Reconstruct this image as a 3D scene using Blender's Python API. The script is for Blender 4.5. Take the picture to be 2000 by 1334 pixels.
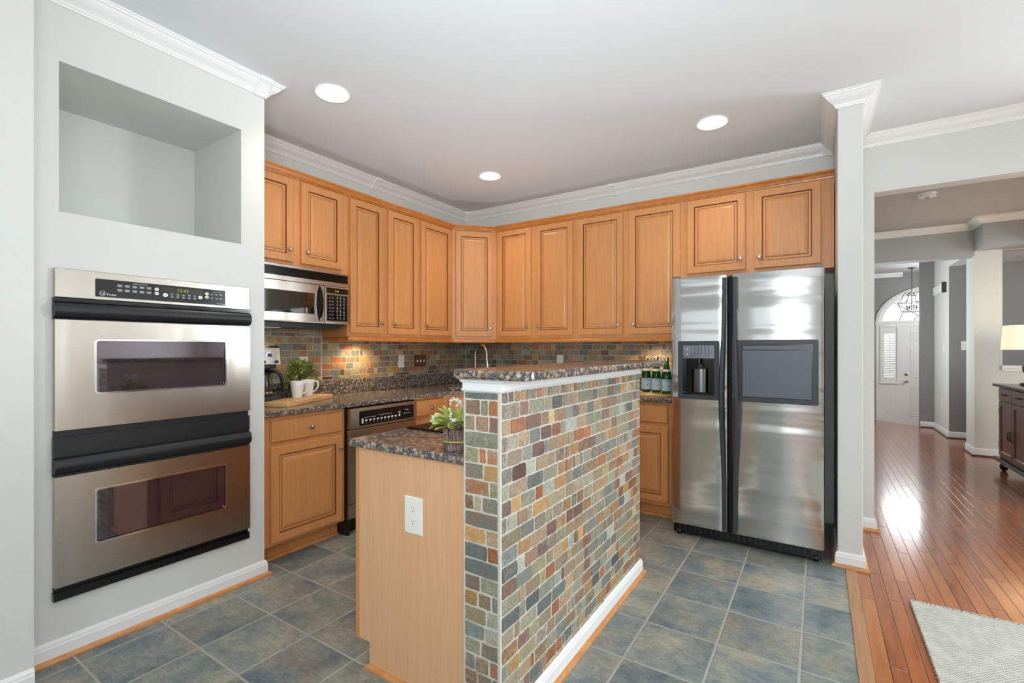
import bpy, math, random
from mathutils import Matrix, Vector
random.seed(7)
C = bpy.context.scene.collection
for o in list(bpy.data.objects): bpy.data.objects.remove(o)

# ------------------------------------------------------------------ camera
H = 1.27
YAW = math.radians(32.9)
cam_d = bpy.data.cameras.new('camera'); cam = bpy.data.objects.new('camera', cam_d); C.objects.link(cam)
cam.location = (0, 0, H); cam.rotation_euler = (math.radians(90), 0, YAW)
cam_d.sensor_width = 36; cam_d.lens = 36*924.2/2000; cam_d.shift_y = 13.7/2000
cam_d.clip_start = 0.05; cam_d.clip_end = 100
bpy.context.scene.camera = cam
vs = bpy.context.scene.view_settings
vs.view_transform = 'Standard'; vs.look = 'None'; vs.gamma = 1; vs.use_curve_mapping = False
vs.exposure = 0.50

# ------------------------------------------------------------------ world and big lights
world = bpy.data.worlds.new('sky'); bpy.context.scene.world = world; world.use_nodes = True
bg = world.node_tree.nodes['Background']; bg.inputs[0].default_value = (0.86, 0.93, 1.0, 1); bg.inputs[1].default_value = 1.1

def area(name, loc, size, energy, rot, color=(1, 1, 1), sx=None, spread=180):
    l = bpy.data.lights.new(name, 'AREA'); l.energy = energy; l.color = color; l.shape = 'RECTANGLE'
    l.size = size; l.size_y = sx or size; l.spread = math.radians(spread)
    o = bpy.data.objects.new(name, l); o.location = loc; o.rotation_euler = [math.radians(a) for a in rot]; C.objects.link(o)
    return o
def spot(name, loc, energy, color, size=120, blend=.6, radius=.05, rot=(0, 0, 0)):
    l = bpy.data.lights.new(name, 'SPOT'); l.energy = energy; l.color = color; l.spot_size = math.radians(size)
    l.spot_blend = blend; l.shadow_soft_size = radius
    o = bpy.data.objects.new(name, l); o.location = loc; o.rotation_euler = [math.radians(a) for a in rot]; C.objects.link(o)
# daylight entering through the three window openings of the rear and right walls
DAY = (0.86, 0.94, 1.0)
area('daylight_rear_left', (-1.75, -3.42, 1.5), 1.9, 12, (90, 0, 180), DAY, 1.1)
area('daylight_rear_right', (.85, -3.42, 1.5), 1.6, 84, (90, 0, 180), DAY, 1.6)
area('daylight_right', (3.92, .6, 1.5), 2.4, 18, (90, 0, 90), DAY, 1.7)
# unseen fill behind the camera, aimed up, added to brighten the ceiling
area('ceiling_fill', (1.0, -1.2, 1.75), 1.4, 19, (180, 0, 0), DAY, 1.4)
spot('front_fill', (.02, -.2, 1.62), 52, (.90, .96, 1.0), 150, 1.0, .35, (98, 0, 33))  # added fill near the camera for flat frontal light
area('island_fill', (-1.95, 2.75, .55), .5, 5.6, (180, 0, 0), (.86, .93, 1.0), .5, 150)  # unseen uplight added behind the island to lift the kitchen ceiling
area('hall_fill', (2.9, 4.6, 1.7), 1.6, 150, (90, 0, 190), DAY, 1.6)  # no window here; hidden fill added to light the hall walls
area('daylight_transom', (1.83, 12.25, 2.1), 1.5, 60, (-80, 0, 0), DAY, 0.8)
area('foyer_side_fill', (2.9, 10.9, 1.5), 1.2, 16, (90, 0, 90), DAY, 1.6)  # unseen fill added to brighten the foyer from the side
area('front_door_fill', (2.5, 10.35, 2.0), .8, 15, (80, 0, 15), DAY, .8)  # hidden fill aimed at the front door, added without any fixture
area('side_wall_fill', (0.25, 8.6, 1.6), 1.2, 16, (90, 0, -90), DAY, 1.4)  # out-of-view fill added to lighten the opposite side wall
area('daylight_dining', (3.6, 9.6, 2.2), 1.2, 34, (60, 0, 90), (1.0, 0.93, 0.82), 1.2)

spot('kitchen_fill', (.05, -.25, 1.75), 185, (.84, .93, 1.0), 92, 1.0, .35, (126, 0, 26))  # added fill thrown up and forward onto ceiling and upper walls
DOWN = [(-2.36, 1.735), (-0.582, 3.31), (-2.358, 3.298)]
for i, (x, y) in enumerate(DOWN):
    spot('downlight_beam', (x, y, 2.71), 12, (1.0, 0.86, 0.70), 130, .9, .05)

# ------------------------------------------------------------------ materials
def lin(c):
    return tuple(((v/255)/12.92 if v/255 <= .04045 else ((v/255+.055)/1.055)**2.4) for v in c) + (1,)

class NT:
    def __init__(s, name):
        s.m = bpy.data.materials.new(name); s.m.use_nodes = True; s.t = s.m.node_tree
        s.b = s.t.nodes['Principled BSDF']
    def n(s, typ, ins=None, out=0, **props):
        nd = s.t.nodes.new(typ)
        for k, v in props.items(): setattr(nd, k, v)
        for k, v in (ins or {}).items(): s.put(nd.inputs[k], v)
        return nd.outputs[out]
    def put(s, inp, v):
        if isinstance(v, bpy.types.NodeSocket): s.t.links.new(v, inp)
        else: inp.default_value = v
    def set(s, **kw):
        for k, v in kw.items(): s.put(s.b.inputs[k.replace('_', ' ')], v)
        return s
    def obj(s): return s.n('ShaderNodeTexCoord', out='Object') if False else s._tc()
    def _tc(s):
        nd = s.t.nodes.new('ShaderNodeTexCoord'); return nd.outputs['Object']
    def map(s, v, scale=(1, 1, 1), loc=(0, 0, 0), rot=(0, 0, 0)):
        return s.n('ShaderNodeMapping', {'Vector': v, 'Scale': scale, 'Location': loc, 'Rotation': rot})
    def noise(s, v, scale, detail=3, rough=.5, dist=0):
        return s.n('ShaderNodeTexNoise', {'Vector': v, 'Scale': scale, 'Detail': detail, 'Roughness': rough, 'Distortion': dist})
    def math(s, op, a, b=0., c=0.):
        return s.n('ShaderNodeMath', {0: a, 1: b, 2: c}, operation=op)
    def ramp(s, f, stops, interp='LINEAR'):
        nd = s.t.nodes.new('ShaderNodeValToRGB'); nd.color_ramp.interpolation = interp
        e = nd.color_ramp.elements
        while len(e) < len(stops): e.new(.5)
        for i, (p, c) in enumerate(stops):
            e[i].position = p; e[i].color = c if len(c) == 4 else tuple(c)+(1,)
        s.put(nd.inputs[0], f); return nd.outputs[0]
    def mix(s, f, a, b, mode='MIX'):
        nd = s.t.nodes.new('ShaderNodeMix'); nd.data_type = 'RGBA'; nd.blend_type = mode
        s.put(nd.inputs[0], f); s.put(nd.inputs[6], a); s.put(nd.inputs[7], b); return nd.outputs[2]
    def bump(s, h, strength=.3, dist=.002):
        s.put(s.b.inputs['Normal'], s.n('ShaderNodeBump', {'Height': h, 'Strength': strength, 'Distance': dist}))

def plain(name, rgb, rough=.5, metal=0., **kw):
    m = NT(name); m.set(Base_Color=lin(rgb), Roughness=rough, Metallic=metal)
    for k, v in kw.items(): m.put(m.b.inputs[k.replace('_', ' ')], v)
    return m.m

def paint(name, rgb, rough=.6):
    m = NT(name); v = m.obj(); nz = m.noise(v, 1.3, 2)
    c = lin(rgb); c2 = tuple(x*.96 for x in c[:3])+(1,)
    m.set(Base_Color=m.mix(nz, c2, c), Roughness=rough); m.bump(m.noise(v, 260, 2), .06, .001)
    return m.m
M = {}
M['wall'] = paint('wall_paint', (222, 223, 218))
M['ceil'] = paint('ceiling_paint', (232, 237, 239), .7)
M['dimceil'] = paint('dimmed_hall_ceiling_paint', (190, 186, 180), .7)  # ceiling paint darkened to imitate the hall's dim light
M['trim'] = paint('trim_paint', (244, 245, 243), .35)
M['hall'] = paint('hall_grey_paint', (176, 180, 181))
M['foyer'] = paint('foyer_grey_paint', (146, 144, 142))
M['dining'] = paint('dining_brown_paint', (122, 100, 78))
M['doorp'] = paint('door_paint', (226, 222, 216), .4)

def wood(name, a, b, dark, scale=(28, 28, 2.2), rough=.35, coat=.25, var=.25):
    m = NT(name); v = m.obj()
    info = m.t.nodes.new('ShaderNodeObjectInfo')
    off = m.n('ShaderNodeVectorMath', {0: v, 1: m.n('ShaderNodeCombineXYZ', {0: m.math('MULTIPLY', info.outputs['Random'], 7.), 1: m.math('MULTIPLY', info.outputs['Random'], 3.), 2: 0.})}, operation='ADD')
    g = m.noise(m.map(off, scale), 2.2, 5, .6, .6)
    big = m.noise(m.map(off, (4, 4, 1.2)), 1.4, 3, .5)
    col = m.ramp(g, [(.25, lin(dark)), (.5, lin(a)), (.78, lin(b))])
    col2 = m.mix(m.math('MULTIPLY', big, .55), col, m.mix(.5, col, lin(b)))
    hs = m.n('ShaderNodeHueSaturation', {'Color': col2, 'Value': m.math('ADD', m.math('MULTIPLY', info.outputs['Random'], var), 1-var/2), 'Saturation': 1.0})
    m.set(Base_Color=hs, Roughness=rough); m.b.inputs['Coat Weight'].default_value = coat; m.b.inputs['Coat Roughness'].default_value = .25
    m.bump(g, .04, .001)
    return m.m
M['maple'] = wood('honey_maple', (210, 144, 86), (219, 156, 98), (202, 135, 77), var=.10)
M['glaze'] = plain('brown_glaze', (133, 72, 30), .45)
M['mapledk'] = wood('maple_moulding', (198, 124, 58), (210, 138, 70), (178, 102, 42), scale=(6, 6, 18), var=.05)
M['panel'] = wood('pale_maple_panel', (224, 174, 130), (230, 184, 140), (217, 165, 121), scale=(38, 38, 1.6), rough=.5, coat=.0, var=.02)
M['oakshoe'] = wood('oak_quarter_round', (206, 140, 82), (220, 158, 100), (180, 112, 60), scale=(8, 8, 30), var=.05)
M['board'] = wood('bamboo_board', (222, 176, 120), (232, 190, 136), (205, 152, 96), scale=(30, 6, 30), rough=.45, coat=0, var=.02)
M['cherry'] = wood('dark_cherry', (92, 48, 34), (108, 60, 44), (70, 36, 26), scale=(20, 20, 2), rough=.3, coat=.15, var=.1)
M['oakstrip'] = wood('oak_threshold', (170, 122, 82), (186, 140, 98), (140, 94, 60), scale=(30, 2, 30), rough=.4, coat=.3, var=.02)

def granite():
    m = NT('brown_granite'); v = m.obj()
    w = m.n('ShaderNodeVectorMath', {0: v, 1: m.n('ShaderNodeVectorMath', {0: m.n('ShaderNodeTexNoise', {'Vector': v, 'Scale': 60., 'Detail': 2.}, out=1), 1: (.010, .010, .010)}, operation='MULTIPLY')}, operation='ADD')
    vo = m.t.nodes.new('ShaderNodeTexVoronoi'); vo.inputs['Scale'].default_value = 56; m.put(vo.inputs['Vector'], w)
    blob = m.ramp(vo.outputs['Distance'], [(.34, (1, 1, 1)), (.46, (.6, .6, .6)), (.57, (0, 0, 0))])
    hue = m.n('ShaderNodeSeparateColor', {0: vo.outputs['Color']})
    bc = m.ramp(hue, [(.0, lin((140, 112, 92))), (.2, lin((184, 154, 130))), (.45, lin((206, 182, 160))), (.62, lin((168, 146, 118))), (.8, lin((84, 74, 70))), (1, lin((204, 186, 172)))])
    sp = m.noise(v, 420, 3, .7)
    bc = m.mix(m.math('MULTIPLY', sp, .8), bc, m.mix(.5, bc, lin((70, 52, 42))))
    dk = m.ramp(m.noise(v, 260, 3, .7), [(.42, lin((24, 24, 26))), (.55, lin((96, 96, 98))), (.68, lin((190, 184, 174)))])
    m.set(Base_Color=m.mix(blob, dk, bc), Roughness=.12)
    return m.m
M['granite'] = granite()

def steel(name, rgb=(196, 194, 190), rough=.26, wav=0., axis='v', aniso=.5):
    m = NT(name); v = m.obj()
    sc = (3, 3, 700)
    st = m.noise(m.map(v, sc), 1., 3, .6)
    m.set(Base_Color=m.mix(st, lin(rgb), tuple(x*.985 for x in lin(rgb)[:3])+(1,)), Metallic=1., Roughness=m.math('ADD', m.math('MULTIPLY', st, .02), rough-.01))
    if wav:
        big = m.noise(m.map(v, (.25, .25, 4.4) if axis == 'h' else (1.2, 3.0, .5)), 1.7, 1.5, .45, .3)
        m.bump(big, wav, .05)
    return m.m
M['steel'] = steel('brushed_stainless', (186, 178, 168), .27, .10)
M['fsteel'] = steel('fridge_stainless', (196, 195, 192), .18, .24, 'h')
M['chrome'] = plain('chrome', (225, 225, 225), .12, 1.)
M['nickel'] = plain('brushed_nickel', (196, 190, 180), .3, 1.)
M['smoke'] = plain('smoked_chrome', (120, 122, 126), .22, 1.)
M['brass'] = plain('brass', (190, 160, 80), .25, 1.)
M['black'] = plain('black_gloss_plastic', (14, 15, 18), .16)
M['cooktop'] = plain('black_cooktop_glass', (8, 8, 10), .22, 0, Specular_IOR_Level=.12)
M['blackm'] = plain('black_matte_plastic', (26, 28, 32), .42)
M['void'] = plain('dark_interior', (10, 10, 10), .7)
M['greyp'] = plain('grey_plastic', (92, 98, 106), .38)
M['dgreyp'] = plain('charcoal_plastic', (52, 57, 62), .42)
M['ink'] = plain('panel_print', (225, 225, 222), .5)
M['inkd'] = plain('dark_print', (60, 62, 70), .5)
M['white'] = plain('white_ceramic', (240, 240, 238), .18)
M['plate'] = plain('switch_plate_plastic', (240, 239, 230), .35)
M['slot'] = plain('outlet_slot', (60, 56, 50), .6)
M['bronze'] = plain('dark_bronze', (52, 42, 36), .4, .8)
M['brownplate'] = plain('brown_switch_plate', (100, 66, 46), .5)
M['paper'] = plain('paper', (228, 226, 218), .7)

def ovenglass():
    m = NT('oven_door_glass'); v = m.obj()
    n1 = m.noise(m.map(v, (1, 3, 2.2)), 1.6, 2, .5)
    c = m.ramp(n1, [(.3, lin((60, 34, 62))), (.5, lin((66, 62, 66))), (.65, lin((72, 78, 60))), (.8, lin((86, 50, 84)))])  # purple and green reflections painted into the glass colour
    m.set(Base_Color=m.mix(.45, c, lin((12, 10, 14))), Roughness=.04)
    m.b.inputs['Specular IOR Level'].default_value = .9; m.b.inputs['Coat Weight'].default_value = 1.; m.b.inputs['Coat IOR'].default_value = 2.0; m.b.inputs['Coat Roughness'].default_value = .03
    m.b.inputs['Coat Tint'].default_value = lin((236, 206, 236))
    return m.m
M['ovenglass'] = ovenglass()
M['darkglass'] = plain('dark_glass', (16, 15, 16), .05, 0, Coat_Weight=1., Coat_IOR=1.9)

def glass(name, rgb, rough=.02, ior=1.45):
    m = NT(name); m.set(Base_Color=lin(rgb), Roughness=rough, IOR=ior, Transmission_Weight=1.); return m.m
def pane():
    m = NT('window_pane_glass'); t = m.t; o = t.nodes['Material Output']
    tr = t.nodes.new('ShaderNodeBsdfTransparent'); gl = t.nodes.new('ShaderNodeBsdfGlossy'); gl.inputs['Roughness'].default_value = .02
    mx = t.nodes.new('ShaderNodeMixShader'); fr = t.nodes.new('ShaderNodeFresnel'); t.links.new(fr.outputs[0], mx.inputs[0])
    t.links.new(tr.outputs[0], mx.inputs[1]); t.links.new(gl.outputs[0], mx.inputs[2]); t.links.new(mx.outputs[0], o.inputs[0]); return m.m
M['pane'] = pane()
M['glass'] = glass('clear_glass', (245, 248, 248))
M['green'] = glass('green_bottle_glass', (24, 148, 58))
def emit(name, rgb, s):
    m = NT(name); m.set(Base_Color=lin(rgb), Emission_Color=lin(rgb), Emission_Strength=s); return m.m
M['bulb'] = emit('lit_bulb', (255, 240, 214), 9)
M['can'] = plain('downlight_reflector', (250, 240, 224), .35)
M['digit'] = emit('display_digits', (150, 160, 60), .25)
M['display'] = plain('display_window', (40, 38, 14), .2)
def shade():
    m = NT('lit_lamp_shade'); m.set(Base_Color=lin((245, 232, 212)), Roughness=.8, Emission_Color=lin((255, 226, 190)), Emission_Strength=.55); return m.m
M['shade'] = shade()
M['sky'] = emit('bright_daylight', (248, 252, 255), 3.2)

def floortile():
    m = NT('slate_look_floor_tile'); v = m.obj()
    sp = m.n('ShaderNodeVectorMath', {0: v, 1: (2.506, -1.575, 0)}, operation='ADD')
    sx = m.t.nodes.new('ShaderNodeSeparateXYZ'); m.put(sx.inputs[0], sp)
    P = .3058
    wob = m.math('MULTIPLY', m.math('SUBTRACT', m.noise(v, 14, 2), .5), .004)
    x = m.math('DIVIDE', m.math('ADD', sx.outputs[0], wob), P); y = m.math('DIVIDE', m.math('ADD', sx.outputs[1], wob), P)
    def edge(q):
        f = m.math('FRACT', m.math('ADD', q, 40.)); return m.math('MINIMUM', f, m.math('SUBTRACT', 1., f))
    e = m.math('MINIMUM', edge(x), edge(y))
    mask = m.ramp(e, [(.012, (0, 0, 0)), (.021, (1, 1, 1))])
    cell = m.n('ShaderNodeCombineXYZ', {0: m.math('FLOOR', m.math('ADD', x, 40.)), 1: m.math('FLOOR', m.math('ADD', y, 40.)), 2: 0.})
    wn = m.t.nodes.new('ShaderNodeTexWhiteNoise'); m.put(wn.inputs[0], cell)
    off = m.n('ShaderNodeVectorMath', {0: m.n('ShaderNodeVectorMath', {0: wn.outputs['Color'], 1: (9, 9, 9)}, operation='MULTIPLY'), 1: v}, operation='ADD')
    n1 = m.noise(off, 3.6, 4, .55, .5)
    n2 = m.noise(m.map(off, (1, 1, 1), (3, 5, 0)), 5.0, 4, .6, .3)
    c = m.ramp(n1, [(.30, lin((76, 94, 108))), (.41, lin((112, 124, 128))), (.50, lin((140, 144, 138))), (.60, lin((164, 160, 144))), (.72, lin((186, 172, 144)))])
    c2 = m.ramp(n2, [(.36, lin((100, 114, 124))), (.52, lin((146, 146, 138))), (.66, lin((176, 148, 126)))])
    c = m.mix(.45, c, c2)
    fine = m.noise(v, 160, 4, .7)
    c = m.mix(1., c, m.ramp(fine, [(.3, (.70, .70, .70)), (.7, (1.14, 1.14, 1.10))]), 'MULTIPLY')
    c = m.mix(1., c, m.ramp(m.noise(m.map(off, (1, 1.8, 1)), 26, 5, .7, .6), [(.34, (.66, .69, .70)), (.62, (1.10, 1.08, 1.05))]), 'MULTIPLY')
    hs = m.n('ShaderNodeHueSaturation', {'Color': c, 'Value': m.math('ADD', m.math('MULTIPLY', wn.outputs['Value'], .22), .89)})
    hs = m.mix(1., hs, (1.03, 1.09, 1.14, 1), 'MULTIPLY')
    m.set(Base_Color=m.mix(mask, lin((168, 166, 158)), hs), Roughness=m.math('SUBTRACT', .62, m.math('MULTIPLY', mask, .24)))
    hgt = m.math('ADD', mask, m.math('MULTIPLY', m.noise(v, 34, 5, .65), .6))
    m.bump(hgt, .6, .003)
    return m.m
M['tile'] = floortile()

def hardwood():
    m = NT('oak_strip_floor'); v = m.obj()
    sx = m.t.nodes.new('ShaderNodeSeparateXYZ'); m.put(sx.inputs[0], v)
    W = .0575
    x = m.math('DIVIDE', m.math('SUBTRACT', sx.outputs[0], .184), W)
    xi = m.math('FLOOR', x); xf = m.math('FRACT', m.math('ADD', x, 100.))
    wn = m.t.nodes.new('ShaderNodeTexWhiteNoise'); wn.noise_dimensions = '1D'; m.put(wn.inputs['W'], xi)
    yy = m.math('DIVIDE', m.math('ADD', sx.outputs[1], m.math('MULTIPLY', wn.outputs['Value'], 3.)), .95)
    yi = m.math('FLOOR', yy); yf = m.math('FRACT', m.math('ADD', yy, 50.))
    cell = m.n('ShaderNodeCombineXYZ', {0: xi, 1: yi, 2: 0.})
    w2 = m.t.nodes.new('ShaderNodeTexWhiteNoise'); m.put(w2.inputs[0], cell)
    ex = m.math('MINIMUM', xf, m.math('SUBTRACT', 1., xf)); ey = m.math('MINIMUM', yf, m.math('SUBTRACT', 1., yf))
    mask = m.math('MINIMUM', m.ramp(ex, [(.012, (0, 0, 0)), (.05, (1, 1, 1))]), m.ramp(ey, [(.0008, (0, 0, 0)), (.003, (1, 1, 1))]))
    off = m.n('ShaderNodeVectorMath', {0: m.map(v, (1, .1, 1)), 1: w2.outputs['Color']}, operation='ADD')
    g = m.noise(off, 22, 5, .65, 1.2)
    c = m.ramp(g, [(.34, lin((96, 48, 22))), (.46, lin((148, 80, 40))), (.62, lin((174, 100, 52)))])
    tone = m.ramp(w2.outputs['Value'], [(0, lin((148, 80, 41))), (.4, lin((172, 98, 52))), (.8, lin((186, 110, 58))), (1, lin((200, 132, 66)))])
    c = m.mix(.5, c, tone)
    m.set(Base_Color=m.mix(mask, lin((74, 40, 20)), c), Roughness=.2)
    m.b.inputs['Coat Weight'].default_value = .4; m.b.inputs['Coat Roughness'].default_value = .12
    m.bump(m.math('ADD', m.math('MULTIPLY', mask, 1.), m.math('MULTIPLY', g, .15)), .35, .002)
    return m.m
M['hardwood'] = hardwood()

def slate():
    m = NT('slate_mosaic')
    a = m.t.nodes.new('ShaderNodeVertexColor'); a.layer_name = 'Col'
    b = m.t.nodes.new('ShaderNodeVertexColor'); b.layer_name = 'Col2'
    v = m.obj()
    n1 = m.noise(v, 30, 6, .7, 1.6)
    f = m.ramp(n1, [(.44, (0, 0, 0)), (.60, (1, 1, 1))])
    c = m.mix(m.math('MULTIPLY', f, .85), a.outputs[0], b.outputs[0])
    fine = m.noise(v, 180, 4, .7)
    c = m.mix(1., c, m.ramp(fine, [(.3, (.62, .62, .62)), (.7, (1.30, 1.30, 1.27))]), 'MULTIPLY')
    m.set(Base_Color=c, Roughness=.48); m.bump(m.math('ADD', m.noise(v, 45, 4, .6), m.math('MULTIPLY', fine, .3)), .5, .003)
    return m.m
M['slate'] = slate()
M['grout'] = paint('pale_grout', (208, 204, 192), .85)
M['groutb'] = paint('tan_grout', (196, 182, 158), .85)

def leafm(name, a, b):
    m = NT(name); v = m.obj()
    m.set(Base_Color=m.ramp(m.noise(v, 34, 2), [(.35, lin(a)), (.65, lin(b))]), Roughness=.45)
    m.b.inputs['Subsurface Weight'].default_value = 0.0
    return m.m
M['ivy'] = leafm('ivy_leaf', (84, 126, 62), (184, 196, 96))
M['leaf'] = leafm('pale_green_leaf', (178, 190, 96), (214, 220, 140))
M['twig'] = leafm('twig_bark', (104, 80, 76), (168, 142, 134))
M['ribbon'] = plain('yellow_green_ribbon', (184, 182, 84), .5)
M['stem'] = plain('green_stem', (80, 100, 50), .6)
def rug():
    m = NT('woven_wool'); v = m.obj()
    sx = m.t.nodes.new('ShaderNodeSeparateXYZ'); m.put(sx.inputs[0], m.map(v, (1, 1, 1), rot=(0, 0, 0)))
    x = m.math('DIVIDE', sx.outputs[0], .016); y = m.math('DIVIDE', sx.outputs[1], .008)
    row = m.math('FLOOR', y); x2 = m.math('ADD', x, m.math('MULTIPLY', m.math('MODULO', m.math('ADD', row, 4000.), 2.), .5))
    xf = m.math('FRACT', m.math('ADD', x2, 500.)); yf = m.math('FRACT', m.math('ADD', y, 500.))
    d = m.math('MULTIPLY', m.ramp(m.math('ABSOLUTE', m.math('SUBTRACT', xf, .5)), [(.2, (1, 1, 1)), (.3, (0, 0, 0))]), m.ramp(m.math('ABSOLUTE', m.math('SUBTRACT', yf, .5)), [(.16, (1, 1, 1)), (.28, (0, 0, 0))]))
    d = m.math('MULTIPLY', d, m.ramp(m.noise(v, 18, 2), [(.40, (.45, .45, .45)), (.52, (1, 1, 1))]))
    m.set(Base_Color=m.mix(d, m.mix(m.noise(v, 90, 2), lin((190, 188, 176)), lin((212, 210, 198))), lin((96, 100, 98))), Roughness=.95)
    m.bump(m.math('ADD', m.math('MULTIPLY', d, -1.), m.noise(v, 130, 2)), .6, .004)
    return m.m
M['rug'] = rug()

# ------------------------------------------------------------------ mesh builder
class MB:
    def __init__(s, M4=None): s.v = []; s.f = []; s.mi = []; s.sm = []; s.M = M4 or Matrix()
    def av(s, p): s.v.append(s.M @ Vector(p)); return len(s.v)-1
    def af(s, idx, mi=0, sm=False): s.f.append(idx); s.mi.append(mi); s.sm.append(sm)
    def poly(s, pts, mi=0): s.af([s.av(p) for p in pts], mi)
    def box(s, a, b, mi=0):
        x0, y0, z0 = [min(p, q) for p, q in zip(a, b)]; x1, y1, z1 = [max(p, q) for p, q in zip(a, b)]
        i = [s.av(p) for p in ((x0, y0, z0), (x1, y0, z0), (x1, y1, z0), (x0, y1, z0), (x0, y0, z1), (x1, y0, z1), (x1, y1, z1), (x0, y1, z1))]
        for q in ((0, 3, 2, 1), (4, 5, 6, 7), (0, 1, 5, 4), (1, 2, 6, 5), (2, 3, 7, 6), (3, 0, 4, 7)): s.af([i[k] for k in q], mi)
        return s
    def loft(s, rings, mi=0, sm=False, close=True, cap0=False, cap1=False, mis=None):
        R = [[s.av(p) for p in r] for r in rings]; n = len(R[0])
        for k in range(len(R)-1):
            for i in range(n if close else n-1):
                j = (i+1) % n; s.af([R[k][i], R[k][j], R[k+1][j], R[k+1][i]], mis[k] if mis else mi, sm)
        if cap0: s.af(list(reversed(R[0])), mis[0] if mis else mi)
        if cap1: s.af(R[-1], mis[-1] if mis else mi)
        return s
    def prism(s, pts, c0, c1, mi=0):   # pts in (a,b), extruded along c
        return s.loft([[(a, b, c0) for a, b in pts], [(a, b, c1) for a, b in pts]], mi, cap0=True, cap1=True)
    def rects(s, a0, b0, a1, b1, rings, mis):   # nested rectangles (inset, height); last capped
        rr = [[(a0+i, b0+i, h), (a1-i, b0+i, h), (a1-i, b1-i, h), (a0+i, b1-i, h)] for i, h in rings]
        return s.loft(rr, mis=mis, cap0=True, cap1=True)
    def frame(s, a0, b0, a1, b1, w, c0, c1, mi=0):  # hollow frame
        o = [(a0, b0), (a1, b0), (a1, b1), (a0, b1)]; i = [(a0+w, b0+w), (a1-w, b0+w), (a1-w, b1-w), (a0+w, b1-w)]
        return s.loft([[(x, y, c0) for x, y in o], [(x, y, c1) for x, y in o], [(x, y, c1) for x, y in i], [(x, y, c0) for x, y in i], [(x, y, c0) for x, y in o]], mi)
    def lathe(s, prof, cx=0, cy=0, z=0, n=24, mi=0, sm=True, cap=True, mis=None):
        rr = [[(cx+r*math.cos(2*math.pi*k/n), cy+r*math.sin(2*math.pi*k/n), z+h) for k in range(n)] for r, h in prof]
        return s.loft(rr, mi, sm, cap0=cap, cap1=cap, mis=mis)
    def tube(s, pts, r, n=8, mi=0, cap=True):
        pts = [Vector(p) for p in pts]; rs = r if isinstance(r, (list, tuple)) else [r]*len(pts)
        rings = []; up = None
        for k, p in enumerate(pts):
            t = (pts[min(k+1, len(pts)-1)]-pts[max(k-1, 0)]).normalized()
            if up is None: up = Vector((0, 0, 1)) if abs(t.z) < .9 else Vector((1, 0, 0))
            a = t.cross(up).normalized(); b = a.cross(t).normalized(); up = b
            rings.append([p+rs[k]*(math.cos(2*math.pi*i/n)*a+math.sin(2*math.pi*i/n)*b) for i in range(n)])
        return s.loft(rings, mi, True, cap0=cap, cap1=cap)
    def ball(s, c, r, n=8, mi=0, sz=1.):
        rings = [[(c[0]+r*math.sin(math.pi*j/n)*math.cos(2*math.pi*k/n), c[1]+r*math.sin(math.pi*j/n)*math.sin(2*math.pi*k/n), c[2]-r*sz*math.cos(math.pi*j/n)) for k in range(n)] for j in ([.15]+list(range(1, n))+[n-.15])]
        return s.loft(rings, mi, True, cap0=True, cap1=True)
    def disc(s, cx, cy, r, c0, c1, n=24, mi=0, sx=1.):
        return s.loft([[(cx+sx*r*math.cos(2*math.pi*k/n), cy+r*math.sin(2*math.pi*k/n), c) for k in range(n)] for c in (c0, c1)], mi, cap0=True, cap1=True)
    def rrect(s, a0, b0, a1, b1, r, c0, c1, mi=0, n=4):
        return s.prism(rr_pts(a0, b0, a1, b1, r, n), c0, c1, mi)
    def text(s, body, a, b, size, c=0.001, mi=0, align='CENTER', depth=.0004):
        cu = bpy.data.curves.new('t', 'FONT'); cu.body = body; cu.size = size; cu.align_x = align; cu.extrude = depth; cu.resolution_u = 2
        o = bpy.data.objects.new('t', cu); C.objects.link(o); bpy.context.view_layer.update()
        me = o.evaluated_get(bpy.context.evaluated_depsgraph_get()).to_mesh(); base = len(s.v)
        for w in me.vertices: s.av((a+w.co.x, b+w.co.y, c+w.co.z))
        for p in me.polygons: s.af([base+i for i in p.vertices], mi)
        bpy.data.objects.remove(o); bpy.data.curves.remove(cu)
        return s

def rr_pts(a0, b0, a1, b1, r, n=4):
    out = []
    for cx, cy, st in ((a1-r, b0+r, -90), (a1-r, b1-r, 0), (a0+r, b1-r, 90), (a0+r, b0+r, 180)):
        for k in range(n+1):
            t = math.radians(st+90*k/n); out.append((cx+r*math.cos(t), cy+r*math.sin(t)))
    return out

def rrframe(mb, a0, b0, a1, b1, w, r, c0, c1, mi=0, n=4, ri=None):
    o = rr_pts(a0, b0, a1, b1, r, n); i = rr_pts(a0+w, b0+w, a1-w, b1-w, ri or max(.001, r-w*.5), n)
    return mb.loft([[(x, y, c0) for x, y in o], [(x, y, c1) for x, y in o], [(x, y, c1) for x, y in i], [(x, y, c0) for x, y in i], [(x, y, c0) for x, y in o]], mi)

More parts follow.
